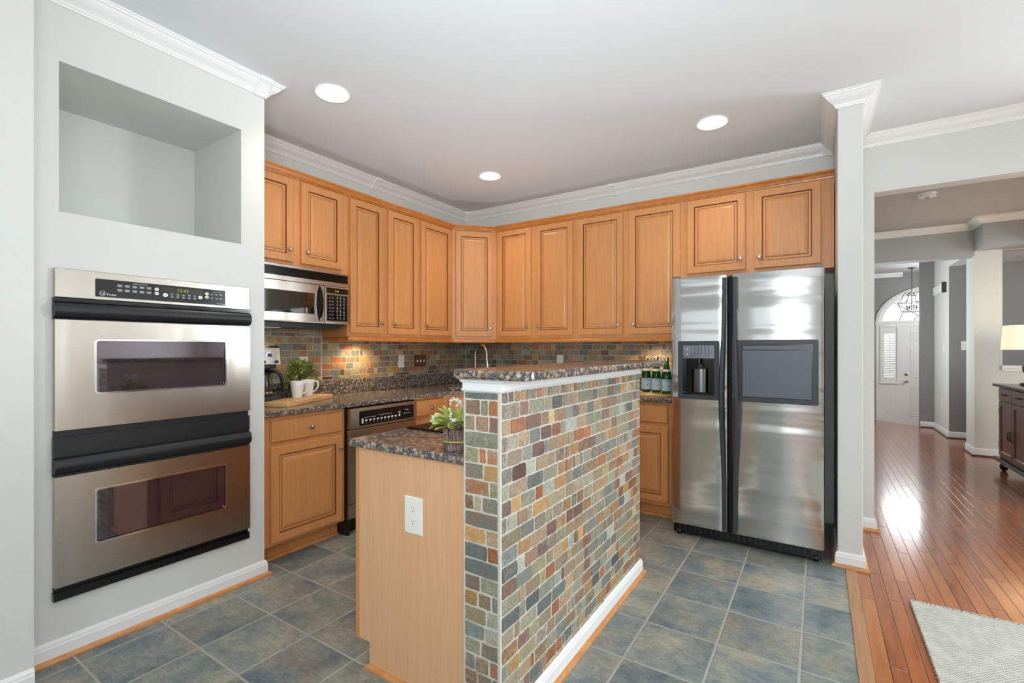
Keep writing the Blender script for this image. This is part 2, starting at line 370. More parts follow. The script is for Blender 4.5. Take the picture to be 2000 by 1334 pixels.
def part(name, mb, mats, parent=None, bevel=0, colors=None):
    if not isinstance(mats, (list, tuple)): mats = [mats]
    me = bpy.data.meshes.new(name); me.from_pydata([tuple(v) for v in mb.v], [], mb.f)
    for m in mats: me.materials.append(M[m] if isinstance(m, str) else m)
    for p, mi, sm in zip(me.polygons, mb.mi, mb.sm): p.material_index = mi; p.use_smooth = sm
    import bmesh
    bm = bmesh.new(); bm.from_mesh(me); bmesh.ops.recalc_face_normals(bm, faces=bm.faces); bm.to_mesh(me); bm.free()
    if colors:
        for nm, arr in zip(('Col', 'Col2'), colors):
            at = me.color_attributes.new(nm, 'FLOAT_COLOR', 'CORNER')
            buf = []
            for p, c in zip(me.polygons, arr): buf += list(c)*p.loop_total
            at.data.foreach_set('color', buf)
    if any(mb.sm): me.set_sharp_from_angle(angle=math.radians(42))
    o = bpy.data.objects.new(name, me); C.objects.link(o)
    if parent is not None:
        o.parent = parent
        if parent.type == 'EMPTY' and not parent.get('_loc'): o.location = -parent.location
    if bevel:
        b = o.modifiers.new('bevel', 'BEVEL'); b.width = bevel; b.segments = 2; b.limit_method = 'ANGLE'; b.angle_limit = math.radians(40)
    return o
# a thing's Empty root; parts are built in world coordinates unless local=True
def thing(name, label, cat, loc=(0, 0, 0), group=None, local=False, rot=0):
    o = bpy.data.objects.new(name, None); C.objects.link(o); o.location = loc; o.rotation_euler = (0, 0, rot); o.empty_display_size = .05
    o['label'] = label; o['category'] = cat
    if group: o['group'] = group
    if local: LOCALS.add(o.name)
    return o
LOCALS = set()
def lpart(name, mb, mats, parent, bevel=0):   # part in the thing's own coordinates
    o = part(name, mb, mats, None, bevel); o.parent = parent; return o
def tag(o, label, cat, group=None):
    o['label'] = label; o['category'] = cat
    if group: o['group'] = group
    return o
def struct(name, mb, mats, parent=None, bevel=0):
    o = part(name, mb, mats, parent, bevel)
    if parent is None: o['kind'] = 'structure'
    return o
def dup(root, loc, rotz=None, label=None, group=None):
    r = root.copy(); C.objects.link(r); r.location = loc
    if rotz is not None: r.rotation_euler = (0, 0, rotz)
    if label: r['label'] = label
    if group: r['group'] = group
    for ch in list(root.children):
        c = ch.copy(); C.objects.link(c); c.parent = r
        for g in ch.children:
            d = g.copy(); C.objects.link(d); d.parent = c
    return r

def FX(x, y=0, z=0): return Matrix(((0, 0, 1, x), (1, 0, 0, y), (0, 1, 0, z), (0, 0, 0, 1)))      # faces +x: a=y b=z c=x
def FNY(y, x=0, z=0): return Matrix(((1, 0, 0, x), (0, 0, -1, y), (0, 1, 0, z), (0, 0, 0, 1)))    # faces -y: a=x b=z c=-y
def FNX(x, y=0, z=0): return Matrix(((0, 0, -1, x), (-1, 0, 0, y), (0, 1, 0, z), (0, 0, 0, 1)))   # faces -x: a=-y
def FPY(y, x=0, z=0): return Matrix(((-1, 0, 0, x), (0, 0, 1, y), (0, 1, 0, z), (0, 0, 0, 1)))   # faces +y: a=-x
def FDIR(o, adir):  # origin, horizontal a direction; c = a x z
    a = Vector((adir[0], adir[1], 0)).normalized(); c = a.cross(Vector((0, 0, 1)))
    return Matrix(((a.x, 0, c.x, o[0]), (a.y, 0, c.y, o[1]), (0, 1, 0, o[2] if len(o) > 2 else 0), (0, 0, 0, 1)))

def sweep(mb, path, prof, z, side=1, mi=0, caps=True):
    """profile (out, up) swept along a horizontal polyline, mitred; out points to the left (side=1) or right (-1) of travel"""
    P = [Vector((p[0], p[1])) for p in path]; n = len(P); rings = []
    for k in range(n):
        d0 = (P[k]-P[k-1]).normalized() if k > 0 else None
        d1 = (P[k+1]-P[k]).normalized() if k < n-1 else None
        d0 = d0 or d1; d1 = d1 or d0
        n0 = Vector((-d0.y, d0.x))*side; n1 = Vector((-d1.y, d1.x))*side
        m = (n0+n1); m = m/m.dot(n0) if m.length > 1e-6 else n0
        rings.append([(P[k].x+m.x*o, P[k].y+m.y*o, z+u) for o, u in prof])
    return mb.loft(rings, mi, cap0=caps, cap1=caps)

# ------------------------------------------------------------------ room shell
CEIL = 2.75; WX = -3.28; WY = 4.14; OX = -2.61; OY = 1.475
mb = MB(); mb.box((-4.2, -3.6, -.1), (.132, WY, 0)); struct('floor', mb, 'tile')
mb = MB(); mb.box((.184, -3.6, -.1), (4.2, 4.14, 0)); mb.box((.0, 4.14, -.1), (4.2, 9.15, 0))
mb.prism([(0., 9.15), (4.2, 9.15), (4.2, 9.9), (1.70, 9.9), (1.45, 10.02), (0.85, 10.60), (0., 10.60)], -.1, 0)
o = struct('floor', mb, 'hardwood')
mb = MB(); mb.box((.2, 10.0, -.42), (4.2, 12.0, -.30)); struct('floor', mb, 'hardwood')
mb = MB(); mb.box((.132, -3.6, -.1), (.184, 3.345, .004)); struct('trim_1', mb, 'oakstrip')
mb = MB(); mb.box((-4.2, -3.6, CEIL), (4.2, 4.20, CEIL+.1)); ceil = mb
struct('ceiling', mb, 'ceil')
mb = MB(); mb.box((-.2, 4.20, CEIL), (4.2, 12.1, CEIL+.1)); struct('ceiling', mb, 'dimceil')

# wall with the ovens: a box in front of the left wall, with a niche and an oven cut-out
N0, N1, NZ0, NZ1 = .619, 1.348, 1.832, 2.449      # niche
V0, V1, VZ0, VZ1 = .615, 1.365, .255, 1.590       # oven opening
mb = MB(FX(0))
def ring_wall(a0, a1, b0, b1, c0, c1): mb.box((a0, b0, c0), (a1, b1, c1))
ring_wall(-3.6, V0, 0, CEIL, OX-.1, OX)
ring_wall(V1, OY, 0, CEIL, OX-.1, OX)
ring_wall(V0, V1, 0, VZ0, OX-.1, OX)
ring_wall(V0, V1, VZ1, NZ0, OX-.1, OX)
ring_wall(V0, V1, NZ1, CEIL, OX-.1, OX)
ring_wall(V0, N0, NZ0, NZ1, OX-.1, OX); ring_wall(N1, V1, NZ0, NZ1, OX-.1, OX)
ring_wall(-3.6, OY, 0, CEIL, WX-.1, WX)
mb.box((OY-.1, 0, WX), (OY, CEIL, OX-.1))
nb = -3.14
mb.box((N0-.02, NZ0-.02, nb-.02), (N1+.02, NZ1+.02, nb))                 # niche back
mb.box((N0-.02, NZ0-.02, nb), (N1+.02, NZ0, OX-.1)); mb.box((N0-.02, NZ1, nb), (N1+.02, NZ1+.02, OX-.1))
mb.box((N0-.02, NZ0, nb), (N0, NZ1, OX-.1)); mb.box((N1, NZ0, nb), (N1+.02, NZ1, OX-.1))
struct('wall_left', mb, 'wall')
mb = MB(); mb.box((WX-.1, OY, 0), (WX, WY+.1, CEIL)); struct('wall_left', mb, 'wall')
mb = MB(); mb.box((-2.609, -3.6, 0), (-2.45, .512, CEIL)); struct('wall_left', mb, 'wall')
# back wall with the wide opening to the hall
OPX = .329; OPZ = 2.357
mb = MB(); mb.box((WX-.1, WY, 0), (OPX, WY+.125, CEIL)); mb.box((OPX, WY, OPZ), (3.3, WY+.125, CEIL)); mb.box((3.3, WY, 0), (4.1, WY+.125, CEIL))
struct('wall_back', mb, 'wall')
# stub wall between refrigerator and hall opening (reads as a column)
SX0, SX1, SY = .096, .216, 3.365
mb = MB(); mb.box((SX0, SY, 0), (SX1, WY, CEIL)); struct('wall_stub', mb, 'wall', bevel=.004)
# rear and right walls with window openings (daylight comes from here)
def holed(frame, a0, a1, holes, t=.12):
    mb = MB(frame); holes = sorted(holes); x = a0
    for h0, h1, z0, z1 in holes:
        mb.box((x, 0, -t), (h0, CEIL, 0)); mb.box((h0, 0, -t), (h1, z0, 0)); mb.box((h0, z1, -t), (h1, CEIL, 0)); x = h1
    mb.box((x, 0, -t), (a1, CEIL, 0)); return mb
rear = holed(FPY(-3.5), -4.1, 4.3, [(-1.7, -.15, .65, 2.35), (.7, 2.8, .9, 2.1)])
struct('wall_rear', rear, 'wall')
right = holed(FNX(4.0), -4.2, 3.6, [(-1.9, .7, .6, 2.4)])
struct('wall_right', right, 'wall')
def window(n, frame, a0, a1, z0, z1, cols, rows):
    mb = MB(frame); mb.frame(a0-.07, z0-.07, a1+.07, z1+.07, .07, 0, .02); mb.frame(a0, z0, a1, z1, .05, -.09, -.02)
    for k in range(1, cols): x = a0+(a1-a0)*k/cols; mb.box((x-.02, z0+.04, -.08), (x+.02, z1-.04, -.03))
    for k in range(1, rows): z = z0+(z1-z0)*k/rows; mb.box((a0+.04, z-.015, -.075), (a1-.04, z+.015, -.035))
    struct(n, mb, 'trim')
window('window_1', FPY(-3.5), .7, 2.8, .9, 2.1, 3, 1)
window('window_2', FPY(-3.5), -1.7, -.15, .65, 2.35, 2, 2)
window('window_3', FNX(4.0), -1.9, .7, .6, 2.4, 3, 2)

# mouldings
CR = [(0, 0), (.010, 0), (.012, .008), (.017, .010), (.019, .017), (.030, .026), (.046, .036), (.058, .048), (.064, .058), (.072, .060), (.074, .067), (.080, .069), (.080, .076), (0, .076)]
CZ = CEIL-.076
mb = MB(); sweep(mb, [(OX, .515), (OX, OY), (WX, OY), (WX, WY), (SX0, WY), (SX0, SY), (SX1, SY), (SX1, WY), (3.9, WY)], CR, CZ, side=-1)
struct('trim_2', mb, 'trim')
mb = MB(); sweep(mb, [(-2.45, -3.4), (-2.45, .512)], CR, CZ, side=-1); struct('trim_3', mb, 'trim')
BB = [(0, 0), (.014, 0), (.014, .060), (.011, .066), (.011, .072), (.005, .082), (0, .084)]
SH = [(0, 0), (.017, 0), (.0165, .006), (.014, .012), (.009, .016), (0, .018)]
def base(n, path, side, both=True, shoe_path=None):
    mb = MB(); sweep(mb, path, BB, 0, side); struct('baseboard_'+n, mb, 'trim')
    if both:
        mb = MB(); p2 = path
        sweep(mb, p2, [(o+.014, u) for o, u in SH], 0, side); o = struct('baseboard_'+n+'_shoe', mb, 'oakshoe')
base('left', [(OX, .515), (OX, OY), (OX-.06, OY)], -1)
base('near', [(-2.45, -3.4), (-2.45, .512)], -1)
base('stub', [(SX0, 3.8), (SX0, SY), (SX1, SY), (SX1, WY), (OPX, WY), (OPX, WY+.125), (0.0, WY+.125)], -1)
# plain square blocks that break the crown
def crown_block(fr, a, name):
    mb = MB(fr); hw = .032
    mb.loft([[(x, CZ-.006+u, o) for o, u in [(0, 0), (.018, 0), (.026, .012), (.068, .052), (.088, .064), (.088, .082), (0, .082)]] for x in (a-hw, a+hw)], cap0=True, cap1=True)
    struct(name, mb, 'trim')
crown_block(FX(WX), 2.83, 'trim_4'); crown_block(FNY(WY), -1.57, 'trim_5'); crown_block(FX(OX), OY-.03, 'trim_6')
mb = MB(FDIR((WX+.012, WY-.012, 0), (1, 1))); mb.loft([[(x, CZ-.006+u, o*1.05) for o, u in [(0, 0), (.022, 0), (.036, .012), (.09, .052), (.115, .064), (.115, .082), (0, .082)]] for x in (-.03, .03)], cap0=True, cap1=True)
struct('trim_7', mb, 'trim')
crown_block(FNY(WY), .060, 'trim_8')

# recessed lights
for i, (x, y) in enumerate(DOWN):
    t = thing('recessed_light', ['round recessed ceiling light nearest the oven wall', 'round recessed ceiling light near the refrigerator', 'round recessed ceiling light above the corner cabinets'][i], 'ceiling light', (x, y, CEIL), 'recessed kitchen lights')
    mb = MB(); mb.lathe([(.078, -.001), (.098, -.001), (.099, -.006), (.094, -.010), (.080, -.004), (.078, .0)], x, y, CEIL, 36, cap=False); part('trim_ring', mb, 'trim', t)
    mb = MB(); mb.lathe([(.079, -.003), (.062, -.0012), (.050, -.0010)], x, y, CEIL, 36, cap=False); part('reflector', mb, 'can', t)
    mb = MB(); mb.disc(x, y, .074, CEIL-.0045, CEIL-.0035, 32); part('bulb', mb, 'bulb', t)

# ------------------------------------------------------------------ cabinetry
DG = [(0, -.019), (0, -.002), (.003, .0), (.050, .0), (.0535, -.002), (.0545, -.0085), (.0575, -.0085), (.070, -.0085), (.073, -.0075), (.080, -.004), (.094, -.001)]
DM = [0, 0, 0, 1, 1, 1, 0, 1, 0, 0, 0]
def door_mb(fr, a0, b0, a1, b1, c):
    mb = MB(fr); w = min(a1-a0, b1-b0)
    k = min(1, w/.26)
    mb.rects(a0, b0, a1, b1, [(i*k if i > .01 else i, c+h) for i, h in DG], DM); return mb
def knob(fr, a, b, c, parent):
    mb = MB(fr); mb.lathe([(.006, 0), (.006, .012), (.013, .016), (.016, .022), (.013, .028), (.005, .0305)], a, b, c, 14)
    return part('knob', mb, 'nickel', parent)
def slab_mb(fr, a0, b0, a1, b1, c):
    mb = MB(fr); mb.rects(a0, b0, a1, b1, [(0, c-.019), (0, c-.007), (.003, c-.005), (.004, c-.002), (.007, c)], [0, 0, 1, 0, 0]); return mb
def cabinet(label, fr, a0, a1, b0, b1, depth, doors=(), drawers=(), name='upper_cabinet', group=None, toe=0):
    """fr: frame whose c=0 is the face-frame front"""
    loc = fr @ Vector(((a0+a1)/2, b0-toe if toe else b0, -depth/2))
    t = thing(name, label, 'cabinet', loc, group)
    mb = MB(fr); mb.box((a0, b0, -depth), (a1, b1, 0))
    if toe: mb.box((a0, 0, -depth), (a1, b0, -.075))
    part('cabinet_body', mb, 'maple', t)
    for d in doors:
        x0, z0, x1, z1, ka, kb = d
        dd = part('door', door_mb(fr, x0, z0, x1, z1, .020), ['maple', 'glaze'], t)
        if ka is not None: knob(fr, ka, kb, .020, dd)
    for d in drawers:
        x0, z0, x1, z1, ka, kb = d
        dd = part('drawer', slab_mb(fr, x0, z0, x1, z1, .020), ['maple', 'glaze'], t)
        if ka is not None: knob(fr, ka, kb, .020, dd)
    return t
UB, UT = 1.362, 2.440; D0, D1 = 1.390, 2.408
fL = FX(-2.975); fB = FNY(3.835)
G = 'wall cabinets'
cabinet('two-door honey maple wall cabinet directly above the microwave', fL, OY+.002, 2.311, 1.815, UT, .300,
        [(1.50, 1.850, 1.872, D1, 1.838, 1.930), (1.930, 1.850, 2.266, D1, 1.968, 1.930)])
cabinet('tall two-door honey maple wall cabinet right of the microwave', fL, 2.312, 3.071, UB, UT, .300,
        [(2.332, D0, 2.658, D1, 2.622, 1.469), (2.708, D0, 3.046, D1, 2.752, 1.469)])
cabinet('narrow single-door maple wall cabinet left of the diagonal corner cabinet', fL, 3.072, 3.530, UB, UT, .300,
        [(3.093, D0, 3.500, D1, 3.136, 1.470)])
# diagonal corner
a_ = Vector((-2.975, 3.531)); b_ = Vector((-2.671, 3.835)); fD = FDIR((a_.x, a_.y, 0), (1, 1)); dl = (b_-a_).length
t = thing('upper_cabinet', 'single-door diagonal maple wall cabinet in the room corner', 'cabinet', (-3.0, 3.86, UB))
mb = MB(); mb.prism([(WX+.001, 3.531), (-2.975, 3.531), (-2.671, 3.835), (-2.671, WY-.001), (WX+.001, WY-.001)], UB, UT); part('cabinet_body', mb, 'maple', t)
dd = part('door', door_mb(fD, .035, D0, dl-.035, D1, .020), ['maple', 'glaze'], t); knob(fD, dl-.062, 1.469, .020, dd)
cabinet('tall two-door maple wall cabinet just right of the corner', fB, -2.670, -1.806, UB, UT, .299,
        [(-2.632, D0, -2.262, D1, -2.297, 1.472), (-2.206, D0, -1.830, D1, -2.170, 1.472)])
cabinet('tall two-door maple wall cabinet left of the refrigerator', fB, -1.805, -.881, UB, UT, .299,
        [(-1.780, D0, -1.370, D1, -1.405, 1.470), (-1.314, D0, -.908, D1, -1.278, 1.470)])
cabinet('short two-door maple wall cabinet above the refrigerator', fB, -.880, .090, 1.815, UT, .299,
        [(-.852, 1.848, -.446, D1, -.478, 1.928), (-.389, 1.848, .016, D1, -.355, 1.928)])
# crown on the cabinets
mb = MB(); CP = [(0, 0), (.010, 0), (.012, .008), (.020, .010), (.024, .020), (.034, .030), (.042, .034), (.042, .046), (0, .046)]
sweep(mb, [(-2.975, OY+.002), (-2.975, 3.531), (-2.671, 3.835), (.092, 3.835)], CP, 2.418, side=-1)
tag(part('wood_cornice', mb, 'mapledk'), 'honey maple crown strip running along the tops of the wall cabinets', 'moulding')
mb = MB(); LR = [(-.016, 0), (.018, 0), (.022, .006), (.022, .018), (.016, .026), (.010, .030), (.010, .036), (-.016, .036)]
sweep(mb, [(-3.262, 2.330), (-2.975, 2.330), (-2.975, 3.531), (-2.671, 3.835), (-.881, 3.835)], LR, 1.326, side=-1)
tag(part('light_rail', mb, 'mapledk'), 'maple light rail under the bottom edge of the wall cabinets', 'moulding')

# base cabinets
fBL = FX(-2.695); fBB = FNY(3.555)
BT = .872; BZ = .105
cabinet('maple base cabinet with one drawer over one door beside the oven wall', fBL, OY+.002, 2.074, BZ, BT, .57,
        [(1.553, .125, 2.046, .692, 2.020, .610)], [(1.553, .716, 2.046, .848, 1.805, .780)], 'base_cabinet', toe=BZ)
cabinet('narrow maple base cabinet with a drawer right of the dishwasher', fBL, 2.718, 3.080, BZ, BT, .57,
        [(2.728, .125, 3.070, .692, 2.76, .610)], [(2.728, .722, 3.070, .852, 2.905, .783)], 'base_cabinet', toe=BZ)
p0 = Vector((-2.695, 3.081)); p1 = Vector((-2.221, 3.555)); fBD = FDIR((p0.x, p0.y, 0), (1, 1)); L = (p1-p0).length
t = thing('base_cabinet', 'diagonal maple sink base cabinet in the corner under the faucet', 'cabinet', (-2.8, 3.7, 0))
mb = MB(); mb.prism([(WX+.001, 3.081), (-2.695, 3.081), (-2.221, 3.555), (-2.221, WY-.001), (WX+.001, WY-.001)], BZ, BT)
mb.prism([(WX+.001, 3.081), (-2.748, 3.081), (-2.221, 3.608), (-2.221, WY-.001), (WX+.001, WY-.001)], 0, BZ); part('cabinet_body', mb, 'maple', t)
part('drawer', slab_mb(fBD, .04, .722, L-.04, .852, .020), ['maple', 'glaze'], t)
dd = part('door', door_mb(fBD, .04, .125, L/2-.004, .692, .020), ['maple', 'glaze'], t); knob(fBD, L/2-.03, .62, .020, dd)
dd = part('door', door_mb(fBD, L/2+.004, .125, L-.04, .692, .020), ['maple', 'glaze'], t); knob(fBD, L/2+.03, .62, .020, dd)
cabinet('maple base cabinet hidden mostly behind the tiled half wall', fBB, -2.220, -1.521, BZ, BT, .57,
        [(-2.20, .135, -1.875, .692, -1.90, .61), (-1.865, .135, -1.54, .692, -1.84, .61)], [(-2.20, .718, -1.54, .850, -1.87, .783)], 'base_cabinet', toe=BZ)
cabinet('maple base cabinet between the tiled half wall and the refrigerator', fBB, -1.520, -.903, BZ, BT, .57,
        [(-1.50, .135, -.926, .692, -1.47, .61)], [(-1.50, .718, -.926, .850, -1.21, .783)], 'base_cabinet', toe=BZ)
mb = MB(); sweep(mb, [(-2.770, OY+.002), (-2.770, 2.074)], SH, 0, side=-1)
sweep(mb, [(-2.770, 2.72), (-2.770, 3.10), (-2.22, 3.630), (-.903, 3.630)], SH, 0, side=-1); struct('trim_9', mb, 'oakshoe')

# ------------------------------------------------------------------ worktops
CT0, CT1 = .8725, .903
mb = MB(); mb.prism([(WX+.001, OY+.001), (-2.650, OY+.001), (-2.650, 3.085), (-2.215, 3.520), (-2.2, 3.520), (-.886, 3.510), (-.886, WY-.001), (WX+.001, WY-.001)], CT0, CT1)
o = part('worktop', mb, 'granite', bevel=.006); tag(o, 'brown speckled granite worktop running along both walls under the wall cabinets', 'countertop')
mb = MB(); mb.box((WX+.001, OY+.001, CT1+.0005), (WX+.021, WY-.001, 1.018)); mb.box((WX+.021, WY-.021, CT1+.0005), (-.886, WY-.001, 1.018))
tag(part('granite_upstand', mb, 'granite', bevel=.003), 'low brown granite upstand along the back of the wall worktop', 'backsplash')
mb = MB(); mb.prism([(-2.66, 3.120), (-2.225, 3.545), (-2.50, 3.82), (-2.935, 3.395)], CT1+.001, CT1+.031)
tag(part('granite_slab', mb, 'granite', bevel=.004), 'loose granite slab lying on the worktop at the diagonal corner', 'slab')

# ------------------------------------------------------------------ slate mosaic
PAL = [((146, 144, 124), 6), ((116, 120, 114), 5), ((148, 142, 112), 4), ((164, 108, 74), 5), ((178, 140, 92), 5), ((128, 96, 86), 5), ((170, 146, 118), 5), ((104, 74, 64), 1), ((166, 168, 154), 4), ((132, 132, 122), 4), ((182, 164, 120), 1), ((148, 120, 98), 4), ((96, 100, 98), 1), ((156, 132, 104), 4)]
PW = [p for p, w in PAL for _ in range(w)]
def mosaic(fr, name, rect, rows, parent, grout, wmin, wmax, squares=(), holes=(), seed=1, dark=1.0, g=.0055, thick=.006, full=()):
    rnd = random.Random(seed); a0, b0, a1, b1 = rect
    mb = MB(fr); mb.box((a0, b0, 0), (a1, b1, .004)); c1 = [lin((200, 196, 184))]*6; c2 = list(c1)
    z = b1
    for r, h in enumerate(rows):
        zt, zb = z, z-h; z = zb
        if zb < b0-.02: break
        x = a0+.004
        while x < a1-.004:
            w = h if r in squares else (rnd.uniform(wmin, wmax) if rnd.random() > .3 else rnd.uniform(wmin*.5, wmin*1.1))
            if r in full: w = a1-a0
            if x+w > a1-.004-wmin*.4: w = a1-.004-x
            u0, u1, v0, v1 = x+g/2, x+w-g/2, max(zb, b0+.002)+g/2, zt-g/2
            x += w
            if u1-u0 < .006 or v1-v0 < .006: continue
            if any(u0 < h1 and u1 > h0 and v0 < h3 and v1 > h2 for h0, h2, h1, h3 in holes): continue
            j = lambda s=.0016: rnd.uniform(-s, s)
            c = min(.0045, (u1-u0)*.2)
            pts = []
            cc = [c*rnd.uniform(.3, 1.1) for _ in range(4)]
            pts += [(u0+cc[0], v0+j()), ((u0*2+u1)/3, v0+j()), ((u0+u1*2)/3, v0+j()), (u1-cc[1], v0+j()), (u1+j(), v0+cc[1]), (u1+j(), (v0+v1)/2), (u1+j(), v1-cc[2]), (u1-cc[2], v1+j()), ((u0+u1*2)/3, v1+j()), ((u0*2+u1)/3, v1+j()), (u0+cc[3], v1+j()), (u0+j(), v1-cc[3]), (u0+j(), (v0+v1)/2), (u0+j(), v0+cc[0])]
            mx, my = (u0+u1)/2, (v0+v1)/2; th = thick+rnd.uniform(-.0012, .0015)
            def sh(k): return [(mx+(p-mx)*(1-k/(u1-u0)*2), my+(q-my)*(1-k/(v1-v0)*2)) for p, q in pts]
            n0 = len(mb.f)
            mb.loft([[(p, q, .003) for p, q in pts], [(p, q, th-.0012) for p, q in pts], [(p, q, th) for p, q in sh(.0012)]], cap1=True, mi=1)
            k = rnd.choice(PW); kk = rnd.choice([.78, .86, 1.12, 1.2]); k2 = rnd.choice(PW) if rnd.random() < .5 else tuple(q*kk for q in k)
            l = rnd.uniform(.90, 1.20)*dark; A = tuple(q*l for q in lin(k)[:3])+(1,); B = tuple(q*l for q in lin(k2)[:3])+(1,)
            nn = len(mb.f)-n0; c1 += [A]*nn; c2 += [B]*nn
    return part(name, mb, [grout, 'slate'], parent, colors=(c1, c2))
outL = [(2.12, 1.10, 2.196, 1.213), (3.11, 1.09, 3.196, 1.21), (3.312, 1.09, 3.49, 1.212)]
outR = [(-2.150, 1.09, -2.08, 1.205)]
rowsB = [.03, .048]+[.0512]*7
bs = thing('slate_backsplash', 'slate tile splashback on the left wall behind the ivy and switches', 'backsplash', (WX, 2.8, 1.02))
mosaic(FX(WX+.001), 'tile_field', (OY+.002, 1.0185, 2.308, 1.44), [.05, .0310]+[.0515]*8, bs, 'groutb', .062, .125, seed=11, dark=.95, g=.0045)
mosaic(FX(WX+.001), 'tile_field', (2.308, 1.0185, WY-.012, 1.360), [.0515]*8, bs, 'groutb', .062, .125, seed=13, dark=.95, g=.0045)
bs = thing('slate_backsplash', 'slate tile splashback on the back wall between faucet and refrigerator', 'backsplash', (-2.0, WY, 1.02))
mosaic(FNY(WY-.001), 'tile_field', (WX+.001, 1.0185, -.55, 1.36), [.0515]*8, bs, 'groutb', .062, .125, seed=12, dark=.95, g=.0045)

# ------------------------------------------------------------------ wall oven
def bar_handle(fr, a0, a1, b, c0, name, parent, mat='blackm', h=.036, out=.038):
    mb = MB(fr); n = 10; prof = [(b-h/2+h*(i/n), c0+out*math.sin(math.pi*(i/n))**.55) for i in range(n+1)]
    mb.loft([[(a, q, max(c, c0)) for q, c in prof] for a in (a0, a1)], close=True, cap0=True, cap1=True, sm=False)
    return part(name, mb, mat, parent)
f = FX(OX)
t = thing('double_wall_oven', 'stainless steel double wall oven with black handles set in the left wall', 'oven', (OX, .99, .245))
mb = MB(f); mb.box((.622, .260, -.09), (1.358, 1.585, -.001)); part('oven_body', mb, 'void', t)
mb = MB(f); mb.box((.600, 1.478, .001), (1.380, 1.599, .024)); cp = part('control_panel', mb, 'steel', t, bevel=.003)
mb = MB(f); mb.rrect(.728, 1.492, 1.254, 1.569, .006, .0242, .027); part('panel_glass', mb, 'black', cp)
mb = MB(f); mb.box((.965, 1.537, .0272), (1.150, 1.560, .0278)); part('display', mb, 'display', cp)
mb = MB(f); mb.text('12:43', 1.058, 1.5405, .022, .0285); part('digits', mb, 'digit', cp)
mb = MB(f)
mb.disc(.752, 1.507, .0105, .0272, .0276, 24, 0); mb.disc(.752, 1.507, .0092, .0277, .0279, 24, 1); mb.text('GE', .752, 1.5015, .0125, .0284, 0)
mb.text('Profile', .783, 1.4995, .0125, .0284, 0)
part('maker_badge', mb, ['ink', 'black'], cp)
for (a, b, r) in ((.950, 1.545, .0085), (.950, 1.526, .0085), (.985, 1.522, .0105), (1.135, 1.524, .0095), (1.165, 1.545, .0085), (1.165, 1.528, .0085)):
    mb = MB(f); mb.disc(a, b, r*.9, .0272, .029, 18, 0, 1.1); mb.box((a-r*.5, b-.001, .0291), (a+r*.5, b+.001, .0294), 1); part('round_button', mb, ['plate', 'inkd'], cp)
mb = MB(f)
for r, b in enumerate((1.546, 1.526)):
    for k in range(5):
        a = .812+k*.027; mb.box((a-.010, b-.006, .0271), (a+.010, b+.006, .0276), 0); mb.box((a-.0075, b+.001, .0277), (a+.0075, b+.003, .0279), 1); mb.box((a-.005, b-.003, .0277), (a+.005, b-.0015, .0279), 1)
mb.text('CONVECTION MODES', .885, 1.5585, .0055, .0279, 1); part('keypad', mb, ['greyp', 'ink'], cp); mb = MB(f)
for r, b in enumerate((1.546, 1.526)):
    for k in range(3): a = 1.189+k*.021; mb.box((a-.006, b-.001, .0277), (a+.006, b+.001, .0279), 1); mb.box((a-.004, b-.004, .0277), (a+.004, b-.003, .0279), 1)
mb.text('CONVECTION MODES', 1.212, 1.555, .004, .0279, 1); mb.text('TrueTemp', 1.23, 1.497, .0085, .0279, 1); part('keypad', mb, ['greyp', 'ink'], cp); mb = MB(f)
for r, b in enumerate((1.5285, 1.516)):
    for k in range(5):
        a = 1.012+k*.0245; mb.box((a-.008, b-.005, .0271), (a+.008, b+.005, .0274), 0); mb.text(str(r*5+k+1)[-1], a, b-.0035, .009, .0279, 1)
part('keypad', mb, ['greyp', 'ink'], cp)
mb = MB(f); mb.box((.597, 1.389, .001), (1.383, 1.477, .016)); mb.box((.594, 1.468, .016), (1.386, 1.476, .030)); part('vent_strip', mb, 'black', t)
for (z0, z1, w0, w1, hb, lab) in ((.936, 1.388, 1.080, 1.306, 1.428, 'upper'), (.300, .748, .443, .670, .790, 'lower')):
    mb = MB(f)
    # door skin with a rounded window opening
    o_ = [(.600, z0), (1.380, z0), (1.380, z1), (.600, z1)]
    inn = rr_pts(.728, w0, 1.256, w1, .012, 4); n = len(inn)
    # frame made from four trapezoids plus window ring
    mb.box((.600, z0, .001), (1.380, w0, .030)); mb.box((.600, w1, .001), (1.380, z1, .030))
    mb.box((.600, w0, .001), (.728, w1, .030)); mb.box((1.256, w0, .001), (1.380, w1, .030))
    d = part('oven_door', mb, 'steel', t)
    mb = MB(f); rrframe(mb, .724, w0-.004, 1.260, w1+.004, .007, .014, .028, .0325); part('window_trim', mb, 'chrome', d)
    mb = MB(f); mb.box((.729, w0+.001, .012), (1.255, w1-.001, .0215)); part('window_glass', mb, 'ovenglass', d)
    bar_handle(f, .598, 1.382, hb, .018, 'handle', d, 'blackm', .070, .026)
mb = MB(f); mb.box((.597, .832, .001), (1.381, .908, .024)); mb.box((.599, .908, .001), (1.379, .935, .012)); mb.box((.599, .824, .001), (1.379, .832, .018)); mb.box((.597, .749, .001), (1.383, .824, .018)); part('centre_strip', mb, 'blackm', t)
mb = MB(f); mb.box((.597, .245, .001), (1.379, .278, .026)); mb.box((.599, .278, .001), (1.377, .299, .012)); part('lower_strip', mb, 'black', t)

